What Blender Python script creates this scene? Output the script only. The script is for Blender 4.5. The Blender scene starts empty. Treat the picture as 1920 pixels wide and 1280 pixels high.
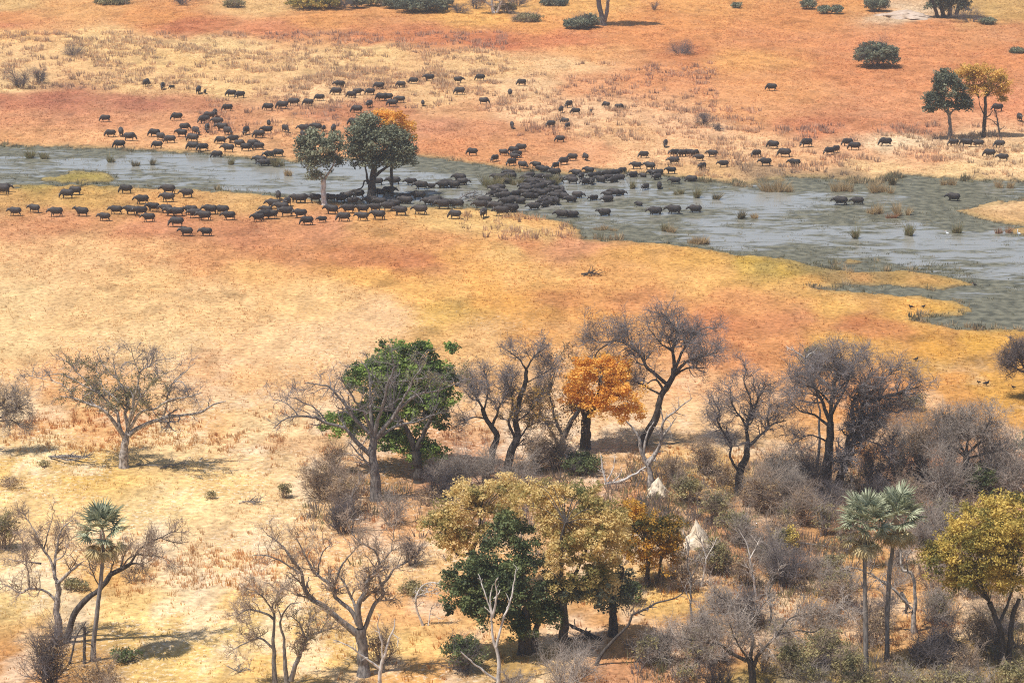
import bpy, bmesh, math, random
import numpy as np
from mathutils import Vector, Matrix

# ------------------------------------------------------------------ camera, sky, sun, exposure
SC = bpy.context.scene
COL = SC.collection
FPX = 4500.0                      # focal length in pixels of the 1920 wide photograph
VH = -597.0                       # horizon row of the photograph
PITCH = math.atan((640.0 - VH) / FPX)
CAM_H = math.cos(PITCH) * 76.7
CP, SP = math.cos(PITCH), math.sin(PITCH)

cam = bpy.data.cameras.new('camera')
cam.sensor_width = 36.0
cam.lens = FPX / 1920.0 * 36.0
cam.clip_start = 1.0
cam.clip_end = 20000.0
cam_o = bpy.data.objects.new('camera', cam)
COL.objects.link(cam_o)
cam_o.location = (0, 0, CAM_H)
cam_o.rotation_euler = (math.pi / 2 - PITCH, 0, 0)
SC.camera = cam_o

SUN_EL = math.radians(67)
SHADOW = np.array([0.88, 0.475])   # ground direction in which shadows fall
world = bpy.data.worlds.new('World')
SC.world = world
world.use_nodes = True
wn = world.node_tree.nodes
bg = wn['Background']
sky = wn.new('ShaderNodeTexSky')
sky.sky_type = 'NISHITA'
sky.sun_disc = False
sky.sun_elevation = SUN_EL
sky.sun_rotation = math.atan2(-SHADOW[0], -SHADOW[1])
sky.dust_density = 2.0
sky.altitude = 900
world.node_tree.links.new(sky.outputs[0], bg.inputs[0])
bg.inputs[1].default_value = 0.11

sun = bpy.data.lights.new('sun', 'SUN')
sun.energy = 4.2
sun.angle = math.radians(0.5)
sun.color = (1.0, 0.955, 0.89)
sun_o = bpy.data.objects.new('sun', sun)
COL.objects.link(sun_o)
sdir = Vector((SHADOW[0] * math.cos(SUN_EL), SHADOW[1] * math.cos(SUN_EL), -math.sin(SUN_EL)))
sun_o.rotation_euler = sdir.to_track_quat('-Z', 'Y').to_euler()
sun_o.location = (0, 300, 200)

SC.view_settings.view_transform = 'Standard'
SC.view_settings.look = 'None'
SC.view_settings.gamma = 1.0
SC.view_settings.exposure = 0.45
SC.render.engine = 'CYCLES'
SC.cycles.max_bounces = 6
SC.cycles.transparent_max_bounces = 6
SC.cycles.volume_bounces = 1
SC.cycles.filter_width = 1.1
SC.cycles.use_denoising = False

RNG = np.random.default_rng(11)
random.seed(5)

# ------------------------------------------------------------------ photograph geometry
def ray(u, v):
    x = (u - 960.0) / FPX
    y = -(v - 640.0) / FPX
    return np.array([x, CP + y * SP, -SP + y * CP])

def ground(u, v, z=0.0):
    d = ray(u, v)
    t = (z - CAM_H) / d[2]
    return np.array([0, 0, CAM_H]) + t * d

def at_depth(u, v, Y):
    d = ray(u, v)
    t = Y / d[1]
    return np.array([0, 0, CAM_H]) + t * d

def project(P):
    P = np.asarray(P, float)
    x, y, z = P[..., 0], P[..., 1], P[..., 2] - CAM_H
    dep = y * CP - z * SP
    up = y * SP + z * CP
    dep = np.where(dep > 1.0, dep, 1.0)
    return 960 + FPX * x / dep, 640 - FPX * up / dep

def mpp(v):                       # metres per photograph pixel at the ground on row v
    g = ground(960, v)
    return (g[1] * CP + CAM_H * SP) / FPX

# ------------------------------------------------------------------ noise
def _hash(ix, iy, seed):
    h = (ix.astype(np.int64) * 374761393 + iy.astype(np.int64) * 668265263 + seed * 974634777) & 0x7fffffff
    h = ((h ^ (h >> 13)) * 1274126177) & 0x7fffffff
    return ((h ^ (h >> 16)) & 0xffff) / 65535.0

def vnoise(x, y, seed=0):
    x = np.asarray(x, float); y = np.asarray(y, float)
    ix, iy = np.floor(x), np.floor(y)
    fx, fy = x - ix, y - iy
    fx = fx * fx * (3 - 2 * fx); fy = fy * fy * (3 - 2 * fy)
    a = _hash(ix, iy, seed); b = _hash(ix + 1, iy, seed)
    c = _hash(ix, iy + 1, seed); d = _hash(ix + 1, iy + 1, seed)
    return (a * (1 - fx) + b * fx) * (1 - fy) + (c * (1 - fx) + d * fx) * fy

def fbm(x, y, seed=0, oct=4):
    s, a, t = 0, 1.0, 0
    for k in range(oct):
        s = s + a * vnoise(x * 2 ** k, y * 2 ** k, seed + k * 17)
        t += a
        a *= 0.55
    return s / t

def lin(c):
    c = np.asarray(c, float) / 255.0
    return np.where(c <= 0.04045, c / 12.92, ((c + 0.055) / 1.055) ** 2.4)

# ------------------------------------------------------------------ object helpers
def mesh_np(name, verts, faces, mat, parent=None, smooth=False, attrs=None, link=True):
    """faces: array (n, k) or list of such arrays"""
    if not isinstance(faces, list):
        faces = [faces]
    faces = [np.asarray(f, np.int32) for f in faces if len(f)]
    me = bpy.data.meshes.new(name)
    verts = np.asarray(verts, np.float32)
    me.vertices.add(len(verts))
    me.vertices.foreach_set('co', verts.ravel())
    loops = np.concatenate([f.ravel() for f in faces])
    starts, tot, off = [], 0, 0
    for f in faces:
        starts.append(np.arange(len(f)) * f.shape[1] + off)
        off += f.size
        tot += len(f)
    starts = np.concatenate(starts).astype(np.int32)
    me.loops.add(len(loops))
    me.loops.foreach_set('vertex_index', loops)
    me.polygons.add(tot)
    me.polygons.foreach_set('loop_start', starts)
    me.update(calc_edges=True)
    me.validate()
    if smooth:
        me.polygons.foreach_set('use_smooth', np.ones(tot, bool))
    for k, a in (attrs or {}).items():
        a = np.asarray(a, np.float32)
        if a.ndim == 1:
            at = me.attributes.new(k, 'FLOAT', 'POINT')
            at.data.foreach_set('value', a)
        else:
            at = me.attributes.new(k, 'FLOAT_COLOR', 'POINT')
            at.data.foreach_set('color', np.concatenate([a, np.ones((len(a), 1), np.float32)], 1).ravel())
    if mat is not None:
        me.materials.append(mat)
    if not link:
        return me
    o = bpy.data.objects.new(name, me)
    COL.objects.link(o)
    if parent is not None:
        o.parent = parent
    return o

def tag(o, label=None, cat=None, group=None, kind=None):
    if label: o['label'] = label
    if cat: o['category'] = cat
    if group: o['group'] = group
    if kind: o['kind'] = kind
    return o

def thing(name, loc, label, cat, group=None, rz=0.0):
    o = bpy.data.objects.new(name, None)
    o.empty_display_size = 0.5
    COL.objects.link(o)
    o.location = loc
    o.rotation_euler = (0, 0, rz)
    return tag(o, label, cat, group)

# ------------------------------------------------------------------ materials
def new_mat(name):
    m = bpy.data.materials.new(name)
    m.use_nodes = True
    nt = m.node_tree
    p = nt.nodes['Principled BSDF']
    return m, nt, p

def spec(p, v):
    p.inputs['Specular IOR Level'].default_value = v

def mat_noise(name, c1, c2, scale=3.0, rough=0.85, sp=0.15, bump=0.0, stretch=(1, 1, 1), detail=4):
    m, nt, p = new_mat(name)
    tc = nt.nodes.new('ShaderNodeTexCoord')
    mp = nt.nodes.new('ShaderNodeMapping')
    mp.inputs['Scale'].default_value = stretch
    nz = nt.nodes.new('ShaderNodeTexNoise')
    nz.inputs['Scale'].default_value = scale
    nz.inputs['Detail'].default_value = detail
    rp = nt.nodes.new('ShaderNodeValToRGB')
    rp.color_ramp.elements[0].position = 0.35
    rp.color_ramp.elements[1].position = 0.65
    rp.color_ramp.elements[0].color = (*c1, 1)
    rp.color_ramp.elements[1].color = (*c2, 1)
    L = nt.links.new
    L(tc.outputs['Object'], mp.inputs[0]); L(mp.outputs[0], nz.inputs[0])
    L(nz.outputs[0], rp.inputs[0]); L(rp.outputs[0], p.inputs['Base Color'])
    p.inputs['Roughness'].default_value = rough
    spec(p, sp)
    if bump:
        b = nt.nodes.new('ShaderNodeBump')
        b.inputs['Strength'].default_value = bump
        b.inputs['Distance'].default_value = 0.05
        L(nz.outputs[0], b.inputs['Height']); L(b.outputs[0], p.inputs['Normal'])
    return m

def mat_leaf(name, cols, trans=0.3):
    """leaf colour from the per-leaf attribute 'tone' (0..1)"""
    m, nt, p = new_mat(name)
    at = nt.nodes.new('ShaderNodeAttribute')
    at.attribute_name = 'tone'
    rp = nt.nodes.new('ShaderNodeValToRGB')
    els = rp.color_ramp.elements
    while len(els) < len(cols):
        els.new(0.5)
    for i, c in enumerate(cols):
        els[i].position = i / (len(cols) - 1)
        els[i].color = (*c, 1)
    L = nt.links.new
    L(at.outputs['Fac'], rp.inputs[0])
    L(rp.outputs[0], p.inputs['Base Color'])
    p.inputs['Roughness'].default_value = 0.6
    spec(p, 0.25)
    tr = nt.nodes.new('ShaderNodeBsdfTranslucent')
    mx = nt.nodes.new('ShaderNodeMixShader')
    mx.inputs[0].default_value = trans
    L(rp.outputs[0], tr.inputs[0])
    L(p.outputs[0], mx.inputs[1]); L(tr.outputs[0], mx.inputs[2])
    L(mx.outputs[0], nt.nodes['Material Output'].inputs['Surface'])
    return m

M = {}
M['bark_grey'] = mat_noise('grey_bark', (0.10, 0.088, 0.08), (0.27, 0.24, 0.215), 2.2, stretch=(3, 3, 0.8), bump=0.4)
M['bark_dark'] = mat_noise('dark_bark', (0.035, 0.030, 0.027), (0.10, 0.085, 0.075), 2.2, stretch=(3, 3, 0.8), bump=0.4)
M['bark_mottled'] = mat_noise('mottled_bark', (0.12, 0.10, 0.085), (0.50, 0.44, 0.38), 2.6, stretch=(2, 2, 1.2), bump=0.3)
M['bark_pale'] = mat_noise('pale_bark', (0.42, 0.36, 0.31), (0.72, 0.66, 0.58), 1.6, stretch=(2, 2, 0.7), bump=0.3)
M['deadwood'] = mat_noise('bleached_deadwood', (0.36, 0.32, 0.28), (0.66, 0.61, 0.55), 2.0, stretch=(2, 2, 1), bump=0.3)
M['twig_grey'] = mat_noise('grey_twigs', (0.25, 0.208, 0.175), (0.43, 0.36, 0.30), 0.7)
M['twig_mid'] = mat_noise('ashen_twigs', (0.15, 0.13, 0.125), (0.27, 0.235, 0.225), 0.7)
M['twig_dark'] = mat_noise('dark_twigs', (0.10, 0.085, 0.085), (0.19, 0.16, 0.155), 0.7)
M['twig_brown'] = mat_noise('brown_twigs', (0.25, 0.185, 0.14), (0.44, 0.335, 0.25), 0.7)
M['leaf_orange'] = mat_leaf('orange_leaves', [(0.50, 0.21, 0.03), (0.86, 0.42, 0.06), (0.95, 0.60, 0.15)], 0.5)
M['leaf_gold'] = mat_leaf('golden_leaves', [(0.11, 0.115, 0.035), (0.42, 0.32, 0.07), (0.74, 0.54, 0.14)], 0.4)
M['leaf_gold_far'] = mat_leaf('yellow_leaves', [(0.22, 0.17, 0.05), (0.62, 0.37, 0.08), (0.80, 0.52, 0.14)], 0.4)
M['leaf_beige'] = mat_leaf('beige_leaves', [(0.15, 0.165, 0.055), (0.56, 0.43, 0.155), (0.86, 0.66, 0.30)], 0.5)
M['leaf_amber'] = mat_leaf('amber_leaves', [(0.07, 0.075, 0.022), (0.46, 0.25, 0.035), (0.80, 0.44, 0.07)], 0.4)
M['leaf_dark'] = mat_leaf('dark_green_leaves', [(0.028, 0.040, 0.017), (0.068, 0.092, 0.034), (0.16, 0.185, 0.065)], 0.2)
M['leaf_green'] = mat_leaf('bright_green_leaves', [(0.05, 0.075, 0.022), (0.15, 0.23, 0.05), (0.36, 0.46, 0.10)], 0.4)
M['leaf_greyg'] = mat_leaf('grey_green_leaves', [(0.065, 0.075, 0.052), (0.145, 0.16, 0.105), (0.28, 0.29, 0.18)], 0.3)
M['leaf_olive'] = mat_leaf('olive_leaves', [(0.12, 0.11, 0.055), (0.23, 0.20, 0.09), (0.38, 0.31, 0.14)], 0.25)
M['leaf_brown'] = mat_leaf('dry_brown_leaves', [(0.14, 0.085, 0.05), (0.28, 0.18, 0.095), (0.44, 0.31, 0.17)], 0.25)
M['palm_leaf'] = mat_leaf('palm_leaves', [(0.125, 0.14, 0.08), (0.36, 0.385, 0.25), (0.68, 0.69, 0.49)], 0.25)
M['palm_dry'] = mat_leaf('dry_palm_leaves', [(0.26, 0.19, 0.09), (0.55, 0.43, 0.21), (0.74, 0.62, 0.36)], 0.25)
M['horn'] = mat_noise('buffalo_horn', (0.06, 0.055, 0.05), (0.30, 0.28, 0.26), 4.0, rough=0.5)
M['termite'] = mat_noise('termite_clay', (0.52, 0.42, 0.29), (0.74, 0.62, 0.46), 2.5, bump=0.5)
M['sand'] = mat_noise('pale_sand', (0.34, 0.25, 0.18), (0.52, 0.41, 0.32), 0.6, bump=0.3)
M['bird_dark'] = mat_noise('dark_feathers', (0.012, 0.012, 0.013), (0.05, 0.04, 0.04), 9.0)
M['bird_white'] = mat_noise('white_feathers', (0.78, 0.78, 0.76), (0.86, 0.86, 0.84), 9.0)
M['bill'] = mat_noise('bird_bill', (0.35, 0.06, 0.03), (0.45, 0.09, 0.04), 9.0)

def mat_hide():
    m, nt, p = new_mat('buffalo_hide')
    L = nt.links.new
    oi = nt.nodes.new('ShaderNodeObjectInfo')
    tc = nt.nodes.new('ShaderNodeTexCoord')
    nz = nt.nodes.new('ShaderNodeTexNoise')
    nz.inputs['Scale'].default_value = 2.5
    r1 = nt.nodes.new('ShaderNodeValToRGB')
    r1.color_ramp.elements[0].color = (0.016, 0.014, 0.014, 1)
    r1.color_ramp.elements[1].color = (0.062, 0.052, 0.047, 1)
    ad = nt.nodes.new('ShaderNodeMath'); ad.operation = 'MULTIPLY_ADD'
    ad.inputs[1].default_value = 0.55
    L(oi.outputs['Random'], ad.inputs[0]); 
    mu = nt.nodes.new('ShaderNodeMath'); mu.operation = 'MULTIPLY'; mu.inputs[1].default_value = 0.5
    L(tc.outputs['Object'], nz.inputs[0]); L(nz.outputs[0], mu.inputs[0]); L(mu.outputs[0], ad.inputs[2])
    L(ad.outputs[0], r1.inputs[0]); L(r1.outputs[0], p.inputs['Base Color'])
    p.inputs['Roughness'].default_value = 0.6
    spec(p, 0.25)
    return m
M['hide'] = mat_hide()
# ------------------------------------------------------------------ river outline (photo pixels, projected on the ground)
RIVER = [(-150,267),(0,273),(110,275),(230,280),(380,287),(480,298),(560,303),(700,297),(780,291),(850,301),(920,311),(960,320),
 (1010,317),(1060,327),(1130,318),(1200,325),(1260,330),(1330,338),(1400,346),(1440,337),(1500,330),(1560,336),(1640,341),(1690,327),
 (1760,333),(1850,338),(2150,340),(2150,650),(1920,617),(1850,618),(1780,612),(1735,604),(1695,597),(1740,592),(1790,589),(1822,577),
 (1795,563),(1720,556),(1620,547),(1545,542),(1515,537),(1560,536),(1640,533),(1700,538),(1770,541),(1832,533),(1790,520),(1700,505),
 (1640,508),(1570,506),(1520,497),(1500,490),(1470,482),(1380,476),(1330,466),(1260,458),(1150,450),(1085,447),(1090,440),(1088,430),
 (1070,418),(1020,407),(985,401),(930,394),(880,386),(850,389),(800,386),(740,391),(700,388),(620,377),(560,371),(480,362),(400,357),
 (330,353),(240,350),(160,346),(60,346),(0,348),(-150,352)]
ISLES = [[(1785,392),(1830,386),(1870,378),(1930,371),(2150,368),(2150,425),(1920,422),(1870,417),(1830,408)],
 [(1888,429),(1920,425),(1960,432),(1920,441),(1898,439)],
 [(66,338),(100,328),(150,320),(200,322),(219,334),(200,342),(120,343)],
 [(1562,493),(1600,486),(1642,489),(1612,495)]]

def in_poly(poly, X, Y):
    r = np.zeros(X.shape, bool)
    n = len(poly)
    for i in range(n):
        x1, y1 = poly[i]; x2, y2 = poly[(i + 1) % n]
        if y1 == y2:
            continue
        c = ((y1 > Y) != (y2 > Y)) & (X < (x2 - x1) * (Y - y1) / (y2 - y1) + x1)
        r ^= c
    return r

_gx, _gy = np.meshgrid(np.arange(-200, 2200, 3.0), np.arange(200, 700, 1.5))
_mask = in_poly(RIVER, _gx, _gy)
for isl in ISLES:
    _mask &= ~in_poly(isl, _gx, _gy)
_mask = _mask.astype(float)
for _ in range(2):
    _mask = (_mask + np.roll(_mask, 1, 0) + np.roll(_mask, -1, 0)) / 3
    _mask = (_mask + np.roll(_mask, 1, 1) + np.roll(_mask, -1, 1)) / 3

def river_mask(u, v):
    fx = np.clip((u + 200) / 3.0, 0, _mask.shape[1] - 1.001)
    fy = np.clip((v - 200) / 1.5, 0, _mask.shape[0] - 1.001)
    ix, iy = fx.astype(int), fy.astype(int)
    ax, ay = fx - ix, fy - iy
    return (_mask[iy, ix] * (1 - ax) + _mask[iy, ix + 1] * ax) * (1 - ay) + (_mask[iy + 1, ix] * (1 - ax) + _mask[iy + 1, ix + 1] * ax) * ay

_wide = _mask.copy()
for _ in range(16):
    _wide = (_wide + np.roll(_wide, 1, 0) + np.roll(_wide, -1, 0)) / 3
    _wide = (_wide + np.roll(_wide, 2, 1) + np.roll(_wide, -2, 1)) / 3
def river_wide(u, v):
    ix = np.clip((u + 200) / 3.0, 0, _mask.shape[1] - 1).astype(int)
    iy = np.clip((v - 200) / 1.5, 0, _mask.shape[0] - 1).astype(int)
    return _wide[iy, ix]

WATER_Z = -0.12

# ------------------------------------------------------------------ colours of the grassland: (u, v, r, g, b)
GC = np.array([
0,4,228,185,125, 150,8,232,172,112, 500,10,236,190,130, 960,14,238,182,112, 1100,10,238,178,108, 1300,10,238,165,102, 1600,12,236,160,100, 1700,26,226,195,160, 1850,20,212,170,108, 1915,30,205,160,100, 0,35,236,155,102, 300,30,236,156,98, 600,35,236,160,100, 900,30,240,178,103,
1000,45,238,163,98, 1250,35,238,155,98, 1500,40,236,152,98, 1750,50,236,150,102, 1910,60,226,152,106, 0,50,226,142,102, 350,48,220,130,92, 500,55,228,142,102, 700,70,228,142,98, 800,70,220,133,94, 930,80,218,126,88, 1050,75,232,140,98, 1200,70,238,152,100, 1450,75,234,150,102,
1650,80,236,150,105, 0,64,245,196,132, 200,77,246,204,144, 400,87,246,206,148, 700,94,246,204,144, 900,108,240,195,140, 0,100,240,196,142, 300,110,238,195,135, 600,120,238,195,140, 900,130,240,196,142, 1050,122,240,196,145, 1100,102,238,168,112, 1280,98,222,138,94, 1400,110,240,168,105,
1600,130,232,146,100, 1700,150,234,150,105, 1900,110,238,150,102, 0,160,245,205,150, 250,160,240,196,140, 400,170,242,200,142, 600,180,244,200,150, 800,190,242,196,142, 1000,170,244,200,152, 1100,160,235,165,120, 1250,150,236,156,110, 1450,165,240,163,110, 1700,190,238,158,114, 1900,200,238,152,112,
0,188,202,128,98, 100,187,198,124,98, 250,192,194,124,98, 370,196,206,138,104, 0,215,222,152,112, 200,230,224,154,114, 350,235,228,160,118, 450,225,216,152,112, 600,215,205,136,102, 700,210,206,138,102, 550,235,235,175,125, 850,210,226,168,122, 830,240,216,146,110, 900,245,220,150,110,
1000,220,244,196,150, 1100,215,244,198,154, 1000,260,226,156,112, 1150,255,235,185,136, 1300,235,240,190,146, 1400,215,238,166,116, 1550,240,220,136,100, 1650,235,225,146,106, 1700,245,216,142,106, 0,260,230,166,116, 200,264,235,175,126, 400,272,238,185,132, 850,278,230,150,106, 950,282,234,160,112,
1100,285,234,166,122, 1250,290,244,195,146, 1400,280,242,194,146, 1500,300,240,186,136, 1600,290,235,180,136, 1700,265,248,216,176, 1800,275,244,205,160, 1900,300,244,205,156, 1750,300,235,176,132, 1650,320,240,198,145, 1800,318,244,205,150, 1300,320,225,180,128, 1420,335,170,140,110, 1560,334,170,140,108,
0,360,214,166,106, 150,362,214,168,102, 300,365,224,170,110, 450,375,224,176,116, 100,420,224,154,110, 300,430,221,145,106, 0,440,224,160,115, 450,445,221,145,106, 600,430,222,150,110, 700,420,224,166,106, 850,420,230,186,122, 950,420,234,190,126, 1030,420,230,176,112, 800,450,228,160,106,
1000,440,240,198,135, 0,470,240,190,136, 150,480,238,190,136, 300,470,235,180,126, 400,480,228,160,110, 550,475,220,146,100, 680,480,218,140,95, 760,490,214,130,86, 850,480,235,170,102, 950,480,240,190,120, 980,465,222,146,100, 1080,460,218,150,110, 1200,470,224,166,96, 1300,475,216,164,90,
1400,490,204,165,80, 1480,505,204,165,80, 0,520,240,196,142, 300,520,242,195,136, 500,510,240,185,120, 700,520,240,180,106, 900,530,240,175,100, 1000,510,238,180,110, 1150,520,235,170,106, 1300,520,238,180,110, 1500,530,230,175,102, 1600,522,200,150,96, 1720,522,206,158,96, 1800,530,200,155,90,
150,330,168,150,82, 100,336,172,152,86, 195,332,172,152,84, 1560,520,166,136,90, 1640,518,170,138,88, 1700,522,182,146,88, 1450,500,180,152,82, 1520,505,152,132,86, 0,560,244,205,150, 200,570,240,196,140, 400,570,240,195,140, 600,560,242,195,136, 800,550,240,180,106, 950,570,238,170,95,
1050,565,224,150,96, 1200,560,224,150,100, 1400,560,235,160,106, 1550,570,240,184,106, 1700,575,238,178,98, 1790,580,220,168,86, 850,590,222,175,98, 700,590,240,195,146, 1000,600,230,166,96, 1150,600,235,165,96, 1350,610,224,140,96, 1450,600,224,145,100, 1600,602,208,128,84, 1650,610,214,140,90,
1800,625,206,150,86, 0,640,244,205,150, 300,640,244,204,150, 600,640,244,200,150, 900,640,235,185,126, 1050,620,235,170,106, 1350,660,230,150,102, 1450,640,228,152,100, 1600,650,224,168,90, 1750,650,230,165,82, 1850,640,220,165,80, 1750,690,204,155,86, 1850,680,200,150,85, 0,700,242,195,140,
100,715,238,178,122, 400,700,240,190,140, 550,720,240,190,136, 1300,720,235,180,130, 1650,730,230,150,92, 1800,720,235,164,95, 1750,770,224,160,95, 1880,740,220,165,86, 0,780,248,214,164, 60,800,236,182,126, 200,790,238,182,126, 400,800,238,188,132, 100,840,252,222,174, 350,830,250,214,164,
500,810,248,212,164, 550,840,235,190,146, 1300,790,240,195,146, 1100,820,240,200,155, 0,880,238,196,130, 200,890,236,192,121, 400,890,244,202,144, 500,870,248,208,162, 700,900,214,163,116, 850,880,214,158,125, 1050,880,190,148,108, 1300,900,235,190,116, 1450,900,214,165,116, 1600,950,200,150,106,
1780,900,224,160,120, 1900,900,195,150,116, 100,950,250,208,152, 300,950,252,215,162, 500,960,250,212,167, 600,970,240,198,155, 700,990,235,178,133, 300,1050,250,217,183, 420,1020,248,210,168, 500,1050,244,203,156, 100,1020,248,208,162, 250,1080,234,182,118, 350,1090,250,220,187, 450,1120,248,203,142,
750,1060,250,203,152, 780,1140,228,172,123, 50,1120,250,212,153, 300,1150,250,208,146, 500,1180,252,212,147, 350,1230,244,203,136, 100,1230,222,172,113, 20,1250,216,156,106, 600,1240,244,198,131, 750,1220,244,203,140, 850,1200,240,188,132, 800,1270,235,178,119, 950,1250,204,166,106, 1100,1200,226,168,112,
1200,1220,230,168,116, 1180,1270,222,162,120, 1220,1100,240,195,122, 1300,1050,224,176,122, 1350,1000,208,154,112, 1450,1050,214,160,112, 1500,1100,234,184,122, 1550,1060,224,175,116, 1650,1120,230,175,116, 1500,1200,224,170,112, 1300,1200,216,162,112, 1700,1180,234,180,122, 1650,1250,190,158,102, 1500,1270,188,160,98,
1850,1250,194,160,98, 1200,930,225,168,122, 1250,980,205,156,108],
 float).reshape(-1, 5)
GK = 0.62                                         # albedo of the grass for the brightness it has in full sun
GC_LIN = lin(GC[:, 2:5]) * GK
GC_LIN = GC_LIN * np.array([0.97, 0.955, 0.90])
GC_LIN[:, 2] *= 1 - 0.10 * np.clip((GC[:, 1] - 760) / 150, 0, 1) * (GC[:, 0] < 900)
_red = np.clip((GC[:, 2] - GC[:, 3] - 55) / 30, 0, 1)[:, None]          # the red-grass stands
GC_LIN = GC_LIN * (1 - _red * np.array([[0.13, 0.02, 0.06]]))

def grass_colour(u, v, chunk=40000):
    out = np.zeros((len(u), 3))
    for s in range(0, len(u), chunk):
        uu, vv = u[s:s + chunk, None], v[s:s + chunk, None]
        asp = 2.0 + 1.6 * np.clip((620 - vv) / 500, 0, 1)
        d2 = (uu - GC[None, :, 0]) ** 2 + (asp * (vv - GC[None, :, 1])) ** 2 + 400.0
        w = 1.0 / (d2 * d2)
        out[s:s + chunk] = (w @ GC_LIN) / w.sum(1, keepdims=True)
    return out

def warped(P):
    """projection of world points with their outline roughened by world noise"""
    u, v = project(P)
    x, y = P[:, 0], P[:, 1]
    sc = np.clip((v - VH) / 1200.0, 0.5, 2.0)
    wu = (fbm(x / 9, y / 14, 3, 5) - 0.5) * 150 * sc
    wv = (fbm(x / 6, y / 14, 9, 5) - 0.5) * 34 * sc
    return u, v, u + wu, np.clip(v + wv, -20, 1300)

# ------------------------------------------------------------------ ground sheet
def stretch_axis(lo, hi, step, far_lo, far_hi):
    a = list(np.arange(lo, hi + 1e-6, step))
    d, x = step, hi
    while x < far_hi:
        d *= 1.35; x += d; a.append(x)
    d, x, pre = step, lo, []
    while x > far_lo:
        d *= 1.35; x -= d; pre.append(x)
    return np.array(pre[::-1] + a)

xs = stretch_axis(-150, 150, 0.5, -9000, 9000)
ys = stretch_axis(165, 575, 0.6, -3000, 12000)
GX, GY = np.meshgrid(xs, ys)
P = np.stack([GX.ravel(), GY.ravel(), np.zeros(GX.size)], 1)
near = P[:, 1] > 120
u, v, wu, wv = warped(P)
u = np.where(near, u, 960); v = np.where(near, v, 1300)
wu = np.where(near, wu, 960); wv = np.where(near, wv, 1300)
jit = (fbm(P[:, 0] / 1.6, P[:, 1] / 2.2, 31, 3) - 0.5)
rm = river_mask(u + jit * 40, v + jit * 12)
rm = np.where((P[:, 1] > 150) & (P[:, 1] < 420), rm, 0)
col = grass_colour(np.clip(wu, -60, 1980), wv)
# darker and paler tufts and patches that belong to the sward itself
tex = fbm(P[:, 0] / 1.7, P[:, 1] / 3.0, 50, 4)
lit = np.clip((fbm(P[:, 0] / 3.2, P[:, 1] / 6, 55, 5) - 0.53) * 7, 0, 1)       # bleached litter
scrape = np.clip((fbm(P[:, 0] / 2.6, P[:, 1] / 5, 58, 5) - 0.60) * 8, 0, 1)   # burnt-brown scrapes
big = fbm(P[:, 0] / 18, P[:, 1] / 16, 71, 4)
col *= (0.72 + 0.56 * tex)[:, None] * (0.92 + 0.16 * big)[:, None]
pale = np.clip((wv - 640) / 200, 0.08, 1) * lit * 0.38
col = col * (1 - pale[:, None]) + pale[:, None] * np.array([0.66, 0.54, 0.40])
col *= (1 - 0.22 * scrape)[:, None]
fleck = np.where(near, np.clip((wv - 520) / 260, 0.05, 1) * np.clip((fbm(P[:, 0] / 7, P[:, 1] / 9, 44, 4) - 0.40) * 5, 0, 1) * np.clip((1500 - wu) / 400, .25, 1), 0)
fringe = np.clip(river_wide(u, v) * 1.5, 0, 0.62) * (0.4 + 1.1 * fbm(P[:, 0] / 3, P[:, 1] / 6, 47, 4)) * ((P[:, 1] > 150) & (P[:, 1] < 420))
fringe = np.clip(fringe, 0, 0.75)[:, None]
col = col * (1 - fringe) + fringe * np.array([0.26, 0.195, 0.085])      # damp olive sedge along the banks
mud = np.clip((rm - 0.12) * 4, 0, 1)[:, None]
col = col * (1 - mud) + mud * np.array([0.085, 0.072, 0.05])
P[:, 2] = (fbm(P[:, 0] / 3.5, P[:, 1] / 3.5, 5, 3) - 0.5) * 0.16 - 0.9 * np.clip((rm - 0.3) * 1.8, 0, 1) + 0.06 * (1 - rm)
P[:, 2] = np.where(np.abs(P[:, 0]) > 160, np.minimum(P[:, 2], 0.1), P[:, 2])
nx, ny = len(xs), len(ys)
idx = np.arange(nx * ny).reshape(ny, nx)
F = np.stack([idx[:-1, :-1].ravel(), idx[:-1, 1:].ravel(), idx[1:, 1:].ravel(), idx[1:, :-1].ravel()], 1)

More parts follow.
